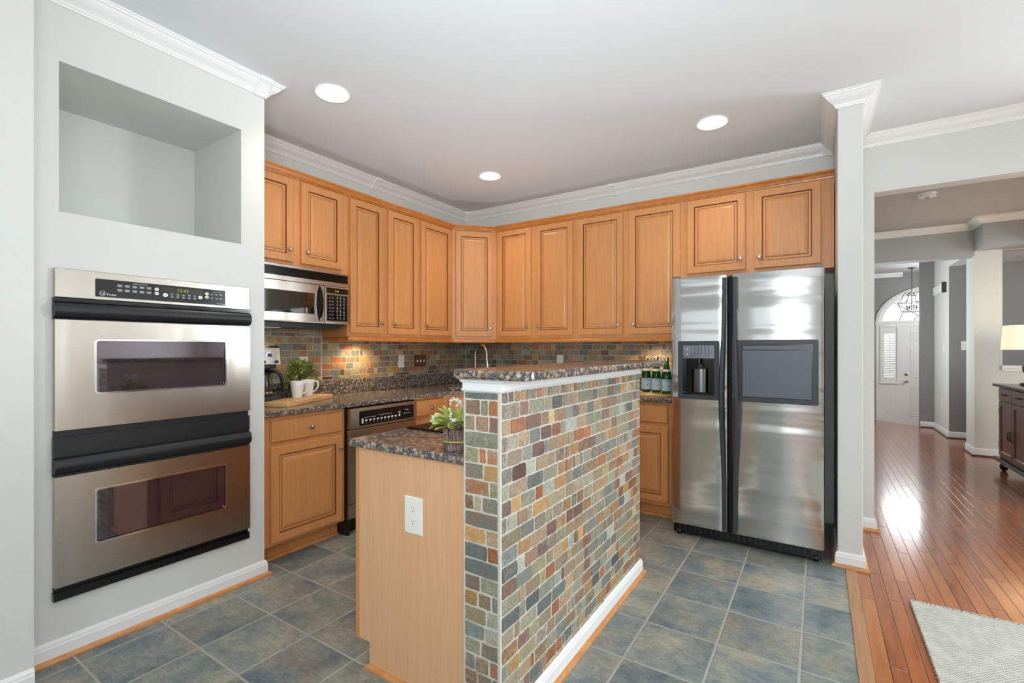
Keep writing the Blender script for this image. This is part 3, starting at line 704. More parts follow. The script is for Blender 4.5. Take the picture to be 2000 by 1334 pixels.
# ------------------------------------------------------------------ microwave
f = FX(-2.902)
t = thing('microwave', 'stainless over-the-range microwave with black keypad hung under a wall cabinet', 'microwave', (-3.08, 1.9, 1.42))
mb = MB(f); mb.box((OY+.004, 1.445, -.35), (2.270, 1.812, -.018)); mb.prism([(OY+.004, 1.445), (2.270, 1.445), (2.20, 1.412), (OY+.004, 1.412)], -.35, -.045); part('microwave_body', mb, 'blackm', t)
mb = MB(f); mb.box((OY+.004, 1.799, -.018), (2.270, 1.812, .002)); mb.box((OY+.004, 1.713, -.018), (2.270, 1.741, .002)); part('steel_band', mb, 'steel', t)
mb = MB(f); mb.box((OY+.004, 1.741, -.018), (2.270, 1.799, -.010), 0)
for k in range(9): z = 1.744+k*.006; mb.box((OY+.004, z, -.010), (2.268, z+.003, -.001), 0)
part('vent_grille', mb, 'black', t)
mb = MB(f); mb.box((OY+.004, 1.455, -.018), (2.066, 1.505, .004)); mb.box((OY+.004, 1.648, -.018), (2.066, 1.708, .004)); mb.box((1.990, 1.505, -.018), (2.066, 1.648, .004))
d = part('door', mb, 'steel', t)
mb = MB(f); mb.box((OY+.004, 1.506, -.018), (1.989, 1.647, .001)); part('window', mb, 'darkglass', d)
n = 14; mb = MB(f); lens = []
for k in range(n+1):
    s = k/n; z = 1.458+.246*s; w = .0225*math.sin(math.pi*s)**.7+.004; o_ = .028*math.sin(math.pi*s)**.6
    lens.append([(2.028-w, z, .004), (2.028-w*.4, z, .006+o_), (2.028+w*.4, z, .006+o_), (2.028+w, z, .004)])
mb.loft(lens, cap0=True, cap1=True, sm=True); part('handle', mb, 'black', d)
mb = MB(f); mb.box((2.050, 1.450, -.017), (2.072, 1.712, -.004)); part('gap_strip', mb, 'black', t)
mb = MB(f); mb.box((2.073, 1.455, -.018), (2.270, 1.710, .004)); p = part('control_panel', mb, 'steel', t, bevel=.003)
mb = MB(f); mb.box((2.080, 1.662, .0042), (2.262, 1.700, .006)); part('display', mb, 'black', p)
mb = MB(f); mb.text('2:44', 2.165, 1.672, .020, .0065); part('digits', mb, 'digit', p)
mb = MB(f); mb.rrect(2.086, 1.468, 2.256, 1.650, .004, .0042, .006, 0)
for r in range(7):
    for k, a in enumerate((2.105, 2.127, 2.165, 2.192, 2.222)):
        z = 1.638-r*.024; mb.text('789456123'[(r*5+k) % 9] if k > 1 else '-', a+.004, z-.006, .013, .0065, 1); mb.box((a-.004, z-.011, .0062), (a+.012, z-.0095, .0066), 1)
part('keypad', mb, ['black', 'ink'], p)
mb = MB(f); mb.tube([(OY+.004, 1.452, -.004), (2.268, 1.452, -.004)], .008, 10); part('bottom_trim', mb, 'steel', t)
mb = MB(f); mb.box((1.66, 1.4095, -.24), (1.82, 1.4118, -.12)); part('task_light', mb, M['can'], t)

# ------------------------------------------------------------------ dishwasher
f = FX(-2.652)
t = thing('dishwasher', 'stainless dishwasher with a black control strip under the left worktop', 'dishwasher', (-2.95, 2.39, .02))
mb = MB(f); mb.box((2.080, .10, -.55), (2.712, .868, -.022)); part('dishwasher_body', mb, 'void', t)
mb = MB(f); mb.box((2.080, .720, -.022), (2.712, .862, .010)); cp = part('control_panel', mb, 'steel', t, bevel=.006)
mb = MB(f); mb.rrect(2.157, .737, 2.673, .838, .008, .0102, .012); part('panel_glass', mb, 'black', cp)
mb = MB(f)
for k in range(9): mb.box((2.205+k*.034, .765, .0121), (2.224+k*.034, .776, .0125)); mb.box((2.211+k*.034, .750, .0121), (2.217+k*.034, .754, .0125))
mb.box((2.175, .752, .0121), (2.190, .787, .0125)); part('keypad', mb, 'ink', cp); mb = MB(f); mb.box((2.20, .790, .0121), (2.30, .792, .0125)); mb.box((2.32, .795, .0121), (2.45, .797, .0125)); mb.box((2.515, .790, .0121), (2.535, .798, .0125)); mb.disc(2.525, .772, .009, .0121, .0125, 14)
part('print', mb, 'ink', cp); mb = MB(f); mb.text('Profile', 2.60, .800, .014, .0123); mb.text('GE', 2.575, .775, .012, .0123); mb.box((2.59, .778, .0121), (2.64, .7795, .0125))
part('maker_badge', mb, 'ink', cp)
mb = MB(f); mb.box((2.080, .215, -.022), (2.712, .716, .002)); d = part('door', mb, 'steel', t, bevel=.004)
mb = MB(f); mb.box((2.080, .115, -.022), (2.712, .211, -.002)); part('access_panel', mb, 'steel', t, bevel=.003)
mb = MB(f); mb.box((2.080, .0, -.11), (2.712, .105, -.075)); mb.box((2.083, .0, -.14), (2.10, .11, -.02)); part('toe_kick', mb, 'black', t)

# ------------------------------------------------------------------ refrigerator
f = FNY(3.300)
t = thing('refrigerator', 'side-by-side stainless refrigerator with black handles and water dispenser', 'refrigerator', (-.41, 3.7, 0))
mb = MB(f); mb.box((-.838, .03, -.80), (.024, 1.735, -.062)); part('fridge_body', mb, 'dgreyp', t, bevel=.004)
mb = MB(f)
def door_skin(a0, a1, z0, z1, hole, r0, r1):
    """convex skin: columns of (a, c) across the width; hole=(h0,h1,g0,g1)"""
    cols = [(a0, -.055), (a0, -.022*r0), (a0+.006, -.006*r0), (a0+.022, 0)]
    if hole: cols += [(hole[0], 0), (hole[1], 0)]
    cols += [(a1-.022, 0), (a1-.006, -.006*r1), (a1, -.022*r1), (a1, -.055)]
    zs = [z0, hole[2], hole[3], z1] if hole else [z0, z1]
    mb = MB(f); idx = [[mb.av((a, z, c)) for a, c in cols] for z in zs]
    for j in range(len(zs)-1):
        for i in range(len(cols)-1):
            if hole and j == 1 and i == 4: continue
            mb.af([idx[j][i], idx[j][i+1], idx[j+1][i+1], idx[j+1][i]], 0, i in (0, 1, 2, len(cols)-2, len(cols)-3, len(cols)-4))
    mb.af([idx[0][i] for i in range(len(cols)-1, -1, -1)]); mb.af(idx[-1])
    bk = [(a0, -.055), (a1, -.055)]
    mb.af([idx[0][0], idx[-1][0]]+[idx[-1][-1], idx[0][-1]])
    if hole:
        h0, h1, g0, g1 = hole; q = [mb.av(p) for p in ((h0, g0, 0), (h1, g0, 0), (h1, g1, 0), (h0, g1, 0), (h0, g0, -.05), (h1, g0, -.05), (h1, g1, -.05), (h0, g1, -.05))]
        for k in range(4): mb.af([q[k], q[(k+1) % 4], q[(k+1) % 4+4], q[k+4]])
        mb.af(q[4:])
    return mb
dl_ = part('freezer_door', door_skin(-.844, -.486, .090, 1.745, (-.770, -.560, .960, 1.300), 1, 1), 'fsteel', t)
dr_ = part('fridge_door', door_skin(-.466, .034, .090, 1.745, None, 1, 1), 'fsteel', t)
mb = MB(f); mb.box((-.485, .095, -.055), (-.467, 1.735, -.040)); part('door_gasket', mb, 'void', t)
def fhandle(a, sgn, parent):
    mb = MB(f); rings = []; n = 24
    for k in range(n+1):
        s = k/n; z = .100+1.625*s; bow = math.exp(-((s-.52)/.22)**2)
        cx = a+sgn*0.014*bow; w = .0125+.004*bow; o_ = .020+.028*bow
        rings.append([(cx-w, z, .001), (cx-w, z, o_*.7), (cx-w*.5, z, o_), (cx+w*.5, z, o_), (cx+w, z, o_*.7), (cx+w, z, .001)])
    mb.loft(rings, cap0=True, cap1=True, sm=True); return part('handle', mb, 'dgreyp', parent)
fhandle(-.506, -1, dl_); fhandle(-.446, 1, dr_)
# dispenser
mb = MB(f); rrframe(mb, -.794, .934, -.536, 1.320, .030, .010, .001, .010, ri=.004); dp = part('dispenser_frame', mb, 'dgreyp', dl_)
mb = MB(f); mb.box((-.769, .961, -.0495), (-.561, 1.299, -.047)); mb.box((-.769, .961, -.047), (-.764, 1.299, .0)); mb.box((-.566, .961, -.047), (-.561, 1.299, .0))
mb.box((-.764, .961, -.047), (-.566, .975, .004)); part('dispenser_recess', mb, 'black', dl_)
mb = MB(f); mb.box((-.763, 1.205, -.040), (-.567, 1.298, .003), 0)
for a, b in ((-.735, 1.265), (-.735, 1.232)): mb.disc(a, b, .005, .003, .0045, 12, 1)
for k in range(5): mb.box((-.690+k*.022, 1.225, .003), (-.686+k*.022, 1.285, .0038), 2)
mb.box((-.710, 1.21, .003), (-.707, 1.295, .004), 2)
part('dispenser_controls', mb, ['smoke', 'ink', 'inkd'], dl_)
mb = MB(f); mb.lathe([(.022, 0), (.026, .012), (.018, .020), (.008, .022)], -.665, 1.150, -.046, 16); mb.tube([(-.665, 1.205, -.02), (-.665, 1.165, -.02)], .012, 12); part('dispenser_nozzle', mb, 'blackm', dl_)
mb = MB(f); rings = [[(-.665+.052*math.cos(t_), z, -.046+.032*math.sin(t_)) for t_ in [math.pi*i/12 for i in range(13)]] for z in (.98, 1.135)]
mb.loft(rings, sm=True, close=False); part('dispenser_paddle', mb, M['smoke'], dl_)
# home-bar door in the right door
mb = MB(f); rrframe(mb, -.436, .935, .003, 1.323, .030, .010, .001, .010, ri=.004); part('access_frame', mb, 'dgreyp', dr_)
mb = MB(f); mb.box((-.407, .964, .001), (-.026, 1.294, .003)); part('access_recess', mb, 'black', dr_)
mb = MB(f); mb.box((-.402, .968, .003), (-.031, 1.258, .011)); mb.prism([(-.400, 1.262), (-.033, 1.262), (-.033, 1.288), (-.400, 1.288)], .003, .006); part('access_door', mb, 'greyp', dr_, bevel=.003)
mb = MB(f); mb.disc(-.085, 1.647, .013, .0, .0035, 28, 0, 2.4); mb.disc(-.085, 1.647, .0105, .0035, .0042, 28, 1, 2.5); mb.text('Whirlpool', -.085, 1.6415, .0135, .0046, 0); part('maker_badge', mb, ['chrome', 'nickel'], dr_)
mb = MB(f); mb.box((-.835, .018, -.09), (.02, .082, -.045), 0)
for k in range(24): mb.box((-.80+k*.033, .035, -.045), (-.785+k*.033, .070, -.042), 1)
part('kick_grille', mb, ['black', 'blackm'], t)
for a in (-.80, -.01):
    mb = MB(f); mb.M = f @ Matrix.Translation((a, .022, -.055)) @ Matrix.Rotation(math.pi/2, 4, 'Y'); mb.lathe([(.020, -.012), (.0218, -.008), (.0218, .008), (.020, .012)], 0, 0, 0, 18); part('roller', mb, 'black', t)
for a in (-.02, -.83):
    mb = MB(f); mb.box((a, 1.745, -.05), (a+.04, 1.757, .0)); part('hinge_cover', mb, 'greyp', t)

# ------------------------------------------------------------------ island
HX0, HX1, HY0, HY1, HZ = -.995, -.852, 1.245, 2.640, 1.129
t = thing('tiled_half_wall', 'free-standing half wall clad in multicoloured slate tiles with pale grout', 'half wall', ((HX0+HX1)/2, 1.94, 0))
mb = MB(); mb.box((HX0, HY0, 0), (HX1, HY1, HZ)); part('wall_core', mb, 'grout', t)
rowsI = [.024, .050]+[.0525]*22
mosaic(FX(HX1), 'side_cladding', (HY0, .05, HY1, HZ), [.038]+[.0525]*22, t, 'grout', .058, .118, squares=(0,), seed=5, g=.0058)
mosaic(FNY(HY0), 'end_cladding', (HX0, .0, HX1+.004, HZ), [.026]+[.0525]*23, t, 'grout', .055, .115, seed=9, g=.006, full=(0, 3, 8, 11))
mb = MB(); sweep(mb, [(HX0, HY1), (HX0, HY0), (HX1+.006, HY0), (HX1+.006, HY1)], [(-.07, 0), (.007, 0), (.009, .004), (.005, .008), (.005, .026), (.011, .031), (.013, .0395), (-.07, .0395)], 1.1293, side=-1)
part('cap_moulding', mb, 'trim', t)
mb = MB(); sweep(mb, [(HX1+.007, HY0-.002), (HX1+.007, HY1), (HX0, HY1)], [(o-.002, u) for o, u in BB], 0, side=-1); part('baseboard', mb, 'trim', t)
mb = MB(); sweep(mb, [(HX1+.019, HY0-.002), (HX1+.019, HY1+.012), (HX0, HY1+.012)], SH, 0, side=-1); part('quarter_round', mb, 'oakshoe', t)
mb = MB(); mb.box((HX1-.004, HY0-.0065, .05), (HX1+.0065, HY0+.003, HZ)); part('corner_grout', mb, 'grout', t)

# bar top
BX0, BX1, BY0, BY1 = -1.040, -.733, 1.212, 2.79
pts = rr_pts(BX0, BY0, BX1, BY1, .045, 6)
mb = MB(); mb.prism(pts, 1.1695, 1.2)
tag(part('bar_top', mb, 'granite', bevel=.007), 'raised brown granite bar top on the tiled half wall', 'countertop')

# island cabinet and low worktop
IX0, IX1, IY0, IY1 = -1.580, -.9965, 1.275, 2.60
fI = FNX(IX0+.02)
t = thing('island_cabinet', 'pale maple island cabinet with a plain end panel beside the tiled half wall', 'cabinet', (-1.29, 1.94, 0))
mb = MB(); mb.box((IX0+.02, IY0+.02, .10), (IX1, IY1, CT0)); mb.box((-1.495, IY0+.02, 0), (IX1, IY1, .10)); part('cabinet_body', mb, 'maple', t)
mb = MB(FNY(IY0+.02)); mb.prism([(IX0+.018, .10), (-1.500, .10), (-1.500, 0), (IX1, 0), (IX1, CT0), (IX0+.018, CT0)], .0, .020); part('end_panel', mb, 'panel', t)
mb = MB(); mb.box((IX0, IY0-.003, .10), (IX0+.0185, IY0+.04, CT0)); part('end_stile', mb, 'maple', t)
for k in range(3):
    y0 = -(IY0+.05+(k+1)*.42); y1 = y0+.40
    part('drawer', slab_mb(fI, y0, .72, y1, .85, .020), ['maple', 'glaze'], t)
    dd = part('door', door_mb(fI, y0, .13, y1, .69, .020), ['maple', 'glaze'], t); knob(fI, y0+.03, .62, .020, dd)
mb = MB(); sweep(mb, [(-1.495, IY1), (-1.495, IY0), (IX1, IY0)], SH, 0, side=-1); part('quarter_round', mb, 'oakshoe', t)
mb = MB(); mb.prism([(-1.606, 1.254), (-.9962, 1.254), (-.9962, 2.63), (-1.606, 2.63)], CT0+.001, CT1)
tag(part('island_worktop', mb, 'granite', bevel=.006), 'low brown granite worktop on the island cabinet holding the cooktop', 'countertop')

# duplex outlets and switches
def duplex(fr, a, b, w, h, label, mat='plate', c=0., cat='outlet'):
    loc = fr @ Vector((a, b, c)); t = thing('wall_outlet', label, cat, loc, None)
    mb = MB(fr); mb.rects(a-w/2, b-h/2, a+w/2, b+h/2, [(0, c+.0005), (0, c+.003), (.003, c+.0055)], [0, 0, 0]); part('cover_plate', mb, mat, t)
    for s in (-1, 1):
        mb = MB(fr); q = b+s*.0195*h/.115; mb.disc(a, q, .0155, c+.0052, c+.0072, 20, 0)
        for x, hh in ((-.0062, .0048), (.0062, .0058)): mb.box((a+x-.0009, q+.003-hh*.5+.002, c+.0073), (a+x+.0009, q+.003+hh*.5+.002, c+.0076), 1)
        mb.disc(a, q-.007, .0024, c+.0073, c+.0076, 10, 1); part('receptacle', mb, [mat, 'slot'], t)
    return t
duplex(FNY(IY0), -1.257, .652, .090, .137, 'white duplex outlet on the pale end panel of the island')
duplex(FX(WX+.006), 2.155, 1.152, .072, .115, 'white outlet on the slate splashback behind the potted ivy')
duplex(FNY(WY-.006), -2.115, 1.148, .070, .115, 'white outlet on the back wall slate tiles above the bar top', 'plate')
def switch(fr, a, b, n, label, mat='plate', c=0., w=.072, h=.115, tog='plate'):
    t = thing('light_switch', label, 'light switch', fr @ Vector((a, b, c)), None)
    W = w+(n-1)*.046
    mb = MB(fr); mb.rects(a-W/2, b-h/2, a+W/2, b+h/2, [(0, c+.0005), (0, c+.003), (.003, c+.0055)], [0, 0, 0]); part('cover_plate', mb, mat, t)
    for k in range(n):
        x = a+(k-(n-1)/2)*.046; mb = MB(fr)
        if n == 1: mb.box((x-.016, b-.033, c+.0052), (x+.016, b+.033, c+.0075))
        else: mb.box((x-.005, b-.012, c+.0052), (x+.005, b+.010, c+.014))
        part('toggle', mb, tog, t)
    return t
switch(FX(WX+.006), 3.154, 1.150, 1, 'white single rocker switch on the left slate splashback')
switch(FX(WX+.006), 3.402, 1.150, 3, 'brown triple switch plate with white toggles near the corner', 'brownplate')

# ------------------------------------------------------------------ cooktop
t = thing('cooktop', 'black glass cooktop set in the low island worktop', 'cooktop', (-1.30, 1.95, CT1))
mb = MB(); mb.rects(-1.585, 1.560, -1.065, 2.330, [(0, CT1+.0005), (0, CT1+.006), (.010, CT1+.009)], [0, 0, 0]); part('glass_top', mb, 'cooktop', t)
for x, y, r in ((-1.47, 1.80, .045), (-1.20, 1.80, .06), (-1.47, 2.12, .06), (-1.20, 2.12, .045)):
    mb = MB(); mb.lathe([(r*1.5, 0), (r*1.5, .003), (r*1.1, .006), (r, .012), (r*.9, .020), (.004, .022)], x, y, CT1+.0085, 24); bn = part('burner', mb, 'greyp', t)
    mb = MB()
    for k in range(4):
        a = math.pi/4+k*math.pi/2; cx, cy = math.cos(a), math.sin(a)
        mb.tube([(x+cx*.035, y+cy*.035, CT1+.034), (x+cx*.10, y+cy*.10, CT1+.034), (x+cx*.115, y+cy*.115, CT1+.010)], .005, 6)
    mb.tube([(x+.036*math.cos(2*math.pi*k/16), y+.036*math.sin(2*math.pi*k/16), CT1+.034) for k in range(17)], .005, 6, cap=False); part('grate', mb, 'blackm', bn)
for k in range(4):
    mb = MB(); mb.lathe([(.017, 0), (.017, .012), (.013, .018), (.004, .019)], -1.10, 1.63+.05*k, CT1+.009, 14); part('knob', mb, 'blackm', t)

# ------------------------------------------------------------------ faucet
fx, fy = -2.862, 3.752
t = thing('faucet', 'brushed nickel gooseneck faucet rising behind the raised bar top', 'faucet', (fx, fy, CT1))
mb = MB(); mb.lathe([(.030, 0), (.030, .008), (.022, .016), (.018, .06), (.014, .09)], fx, fy, CT1+.001, 18); part('base', mb, 'nickel', t)
dx, dy = .9, -.25; q = math.hypot(dx, dy); dx /= q; dy /= q; R = .092
pts = [(fx, fy, CT1+.08), (fx, fy, CT1+.20), (fx, fy, CT1+.30)]
for k in range(1, 13):
    a = math.pi-math.pi*1.07*k/12; pts.append((fx+dx*(R+R*math.cos(a)), fy+dy*(R+R*math.cos(a)), CT1+.30+R*1.12*math.sin(a)))
last = pts[-1]; pts.append((last[0]+dx*.012, last[1]+dy*.012, last[2]-.07))
mb = MB(); mb.tube(pts, .0125, 12); part('spout', mb, 'nickel', t)
e = pts[-1]; mb = MB(); mb.tube([(e[0], e[1], e[2]+.01), (e[0]+dx*.004, e[1]+dy*.004, e[2]-.035)], [.015, .019], 12); part('spray_head', mb, 'chrome', t)
mb = MB(); mb.tube([(fx, fy, CT1+.055), (fx+.05, fy-.05, CT1+.085), (fx+.07, fy-.07, CT1+.12)], [.009, .008, .006], 8); part('lever', mb, 'nickel', t)

# loose cable hanging under the wall cabinets
mb = MB(); n = 16; mb.tube([(-2.56+.38*k/n, 3.95, 1.345-.020*math.sin(math.pi*k/n)**1.0) for k in range(n+1)], .0022, 6)
tag(part('power_cable', mb, 'plate'), 'thin white cable sagging below the wall cabinets above the faucet', 'cable')
# slim lamps under the wall cabinets (the warm pools on the slate)
for i, (x, y, w) in enumerate(((-3.14, 2.60, 7), (-1.16, 3.96, 5), (-3.12, 1.74, 3))):
    if i < 2:
        tt = thing('cabinet_light', ['puck light under the wall cabinet right of the microwave', 'puck light under the wall cabinet beside the refrigerator'][i], 'under-cabinet light', (x, y, 1.35), None)
        mb = MB(); mb.lathe([(.034, 0), (.034, -.012), (.030, -.014), (.004, -.014)], x, y, UB-.0005, 20); part('housing', mb, 'white', tt)
        mb = MB(); mb.disc(x, y, .026, UB-.0165, UB-.0148, 20); part('lens', mb, 'bulb', tt)
    l = bpy.data.lights.new('cabinet_lamp', 'SPOT'); l.energy = w; l.color = (1, .74, .44); l.shadow_soft_size = .02; l.spot_size = math.radians(150); l.spot_blend = .7
    o = bpy.data.objects.new('cabinet_lamp', l); o.location = (x, y, 1.335 if i < 2 else 1.40); C.objects.link(o)

# ------------------------------------------------------------------ things on the left worktop
bo = Vector((-2.775, 1.72)); bu = Vector((-.45, .893)).normalized(); bn_ = Vector((-bu.y, bu.x))
t = thing('cutting_board', 'thick bamboo cutting board on the worktop under two white mugs', 'cutting board', (-2.98, 1.95, CT1))
mb = MB(FDIR((bo.x, bo.y, 0), bu)); mb.M = Matrix(((bu.x, bn_.x, 0, bo.x), (bu.y, bn_.y, 0, bo.y), (0, 0, 1, 0), (0, 0, 0, 1)))
mb.prism(rr_pts(0, 0, .583, .165, .012, 3), CT1+.0005, CT1+.030); part('board', mb, 'board', t, bevel=.004)
mb = MB(Matrix(((bu.x, 0, -bn_.x, bo.x), (bu.y, 0, -bn_.y, bo.y), (0, 1, 0, 0), (0, 0, 0, 1))))
for k in range(9): mb.box((.30+k*.012+(.006 if k > 4 else 0), CT1+.013, .0), (.308+k*.012+(.006 if k > 4 else 0), CT1+.017, .0006))
part('branding', mb, 'oakstrip', t)
BZT = CT1+.0305
def mug(loc, rot, label):
    t = thing('mug', label, 'mug', loc, 'white mugs on the board', rot=rot)
    mb = MB(); mb.lathe([(.026, .001), (.029, 0), (.031, .004), (.036, .035), (.0415, .075), (.0445, .112), (.0435, .1135), (.0415, .112), (.0385, .075), (.033, .035), (.028, .008), (.003, .007)], 0, 0, 0, 36); lpart('cup', mb, 'white', t)
    mb = MB(); mb.tube([(.040, 0, .098), (.060, 0, .104), (.075, 0, .096), (.080, 0, .078), (.073, 0, .056), (.054, 0, .034), (.036, 0, .026)], [.0055, .0055, .006, .006, .006, .0055, .005], 10); lpart('handle', mb, 'white', t)
    return t
m1 = mug((-3.000, 1.925, BZT), math.radians(50), 'white ceramic mug in front on the bamboo board, nearer the coffee maker')
dup(m1, (-3.075, 2.055, BZT), math.radians(28), 'white ceramic mug standing behind the front one on the bamboo board')

# potted ivy
def leaf(mb, base, d, L, W, up=Vector((0, 0, 1)), mi=0, lobes=False, curl=.2, roll=0.):
    d = d.normalized(); s = Matrix.Rotation(roll, 3, d) @ d.cross(up); s = s.normalized() if s.length > .01 else Vector((1, 0, 0)); n = s.cross(d)
    prof = [(0, .06), (.18, .75), (.35, .6), (.5, 1.), (.68, .45), (.85, .30), (1, .02)] if lobes else [(0, .15), (.2, .45), (.5, .85), (.75, 1.), (.92, .7), (1, .15)]
    L1 = []; L2 = []; MID = []
    for u, w in prof:
        c = base+d*(L*u)-n*(curl*L*u*u); L1.append(mb.av(c+s*(W*w/2)+n*(W*w*.15))); L2.append(mb.av(c-s*(W*w/2)+n*(W*w*.15))); MID.append(mb.av(c))
    for k in range(len(prof)-1):
        mb.af([L1[k], MID[k], MID[k+1], L1[k+1]], mi, True); mb.af([MID[k], L2[k], L2[k+1], MID[k+1]], mi, True)
rnd = random.Random(3)
px, py = -3.195, 2.075
t = thing('potted_ivy', 'bushy green ivy in a small pot behind the white mugs', 'plant', (px, py, CT1))
mb = MB(); mb.lathe([(.034, 0), (.038, .05), (.043, .075), (.040, .075), (.036, .06), (.003, .06)], px, py, CT1+.001, 20); part('pot', mb, 'white', t)
mb = MB(); st = MB()
for k in range(420):
    th = rnd.uniform(0, 2*math.pi); ph = rnd.uniform(-.45, 1.35); r = rnd.uniform(.55, 1.0)
    d = Vector((math.cos(th)*math.cos(ph), math.sin(th)*math.cos(ph), math.sin(ph)))
    p = Vector((px+.012, py, CT1+.15))+Vector((d.x*.085, d.y*.125, d.z*.125))*r
    if p.x < WX+.035: p.x = WX+.035+rnd.uniform(0, .02)
    if p.x+.0 < -3.0 and p.z < CT1+.05: p.z += .04
    if (p.x+3.0)**2+(p.y-1.925)**2 < .0036 or (p.x+3.075)**2+(p.y-2.055)**2 < .0046: continue
    dd = (d+Vector((rnd.uniform(-.6, .6), rnd.uniform(-.6, .6), rnd.uniform(-.7, .4)))).normalized()
    if p.x < WX+.06: dd.x = abs(dd.x)
    leaf(mb, p, dd, rnd.uniform(.022, .036), rnd.uniform(.022, .034), lobes=True)
    if k % 7 == 0: st.tube([(px, py, CT1+.06), tuple((Vector((px, py, CT1+.10))+p)/2), tuple(p)], .0014, 5)
part('foliage', mb, 'ivy', t); part('stems', st, 'stem', t)

# coffee maker
t = thing('coffee_maker', 'black and stainless drip coffee maker standing between oven wall and bamboo board', 'coffee maker', (-3.13, 1.73, CT1))
f = FX(-3.03)
mb = MB(f); mb.prism(rr_pts(1.632, CT1+.001, 1.832, CT1+.050, .008, 3), -.19, -.002); part('base', mb, 'dgreyp', t, bevel=.003)
mb = MB(f); mb.box((1.640, CT1+.050, -.19), (1.822, CT1+.385, -.115)); part('tower', mb, 'black', t, bevel=.006)
mb = MB(f); mb.prism([(CT1+.265, -.115), (CT1+.265, .012), (CT1+.380, -.004), (CT1+.388, -.030), (CT1+.388, -.115)], 0, 1); 
hd = MB(f); hd.loft([[(a, b, c) for b, c in [(CT1+.262, -.115), (CT1+.262, .010), (CT1+.372, -.006), (CT1+.386, -.026), (CT1+.388, -.115)]] for a in (1.650, 1.822)], cap0=True, cap1=True); h = part('brew_head', hd, 'steel', t, bevel=.004)
hd = MB(f); hd.loft([[(a, b, c) for b, c in [(CT1+.258, -.115), (CT1+.258, .004), (CT1+.372, -.012), (CT1+.384, -.03), (CT1+.386, -.115)]] for a in (1.632, 1.6495)], cap0=True, cap1=True); part('side_cover', hd, 'black', t)
mb = MB(f); mb.disc(1.742, CT1+.322, .026, .0, .008, 28, 0); mb.disc(1.742, CT1+.322, .0215, .008, .010, 28, 0); mb.box((1.728, CT1+.312, .010), (1.757, CT1+.334, .0112), 1); part('clock_dial', mb, ['chrome', 'black'], h)
for a in (1.705, 1.790):
    mb = MB(f); mb.disc(a, CT1+.279, .010, .004, .018, 16, 0); part('knob', mb, 'blackm', h)
mb = MB(f); mb.box((1.728, CT1+.272, .005), (1.768, CT1+.282, .0125)); part('button', mb, 'chrome', h)
mb = MB(f); mb.box((1.665, CT1+.235, -.10), (1.80, CT1+.262, -.010)); part('filter_holder', mb, 'black', t, bevel=.004)
cx, cy = -3.03-.055, 1.728
mb = MB(); mb.lathe([(.050, .0), (.060, .004), (.064, .03), (.066, .07), (.060, .11), (.050, .140), (.050, .150), (.047, .148), (.057, .11), (.063, .07), (.061, .03), (.057, .008), (.003, .005)], cx, cy, CT1+.052, 32); ca = part('carafe', mb, 'glass', t)
mb = MB(); mb.lathe([(.052, .142), (.054, .146), (.054, .160), (.040, .172), (.004, .174)], cx, cy, CT1+.052, 28); part('lid', mb, 'black', ca)
mb = MB(); mb.lathe([(.0655, .020), (.067, .020), (.067, .030), (.0655, .030)], cx, cy, CT1+.052, 28); part('band', mb, 'chrome', ca)
hx, hy = .62, .78
mb = MB(); mb.tube([(cx+hx*.045, cy+hy*.045, CT1+.215), (cx+hx*.085, cy+hy*.085, CT1+.218), (cx+hx*.112, cy+hy*.112, CT1+.19), (cx+hx*.122, cy+hy*.122, CT1+.14), (cx+hx*.118, cy+hy*.118, CT1+.10), (cx+hx*.064, cy+hy*.064, CT1+.085)], [.011, .012, .011, .010, .010, .008], 10); part('handle', mb, 'black', ca)

# ------------------------------------------------------------------ bottles on a wooden tray
t = thing('wood_tray', 'light wooden slab under the green bottles beside the refrigerator', 'tray', (-1.10, 3.76, CT1))
mb = MB(); out = [(-1.30+.42*(.5+.5*math.cos(a))*1.0, 3.60+.34*(.5+.5*math.sin(a))) for a in [2*math.pi*k/28 for k in range(28)]]
mb.prism([(x+.004*math.sin(9*i), y+.004*math.cos(7*i)) for i, (x, y) in enumerate(out)], CT1+.0005, CT1+.016); part('slab', mb, 'board', t, bevel=.003)
def bottle(loc, label, rot):
    t = thing('water_bottle', label, 'bottle', loc, 'green water bottles on the wooden slab', rot=rot)
    mb = MB(); mb.lathe([(.020, .004), (.032, 0), (.0365, .006), (.0375, .02), (.0375, .125), (.035, .150), (.026, .190), (.018, .225), (.0145, .262), (.0145, .268)], 0, 0, 0, 28); lpart('glass_body', mb, 'green', t)
    mb = MB(); mb.lathe([(.0379, .022), (.0379, .112)], 0, 0, 0, 28, cap=False)
    b = lpart('label', mb, M['blab'], t); b['label'] = 'pale blue paper label'
    mb = MB(FNY(-.0385)); mb.text('S.PELLEGRINO', 0, .098, .0085, 0, 0)
    star = [((.007 if k % 2 else .003)*math.sin(math.pi*k/5), .062+(.007 if k % 2 else .003)*math.cos(math.pi*k/5)) for k in range(10)]
    mb.prism(star, .0003, .0007, 1); lp = part('print', mb, [M['bluek'], M['redk']], b)
    mb = MB(); mb.lathe([(.0305, .172), (.0266, .190)], 0, 0, 0, 28, cap=False)
    lpart('neck_label', mb, 'white', t)
    mb = MB(); mb.lathe([(.0152, .240), (.0152, .262), (.0158, .2625), (.0158, .279), (.012, .282), (.003, .282)], 0, 0, 0, 20); lpart('cap', mb, 'nickel', t)
    return t
M['blab'] = plain('pale_blue_label', (176, 208, 226), .5); M['bluek'] = plain('navy_print', (44, 62, 110), .5); M['redk'] = plain('red_print', (196, 40, 50), .5)
TB = CT1+.0165
b1 = bottle((-1.170, 3.815, TB), 'green glass water bottle on the left of the wooden slab, partly behind the bar top', math.radians(30))
dup(b1, (-1.085, 3.800, TB), math.radians(36), 'middle green glass water bottle on the wooden slab')
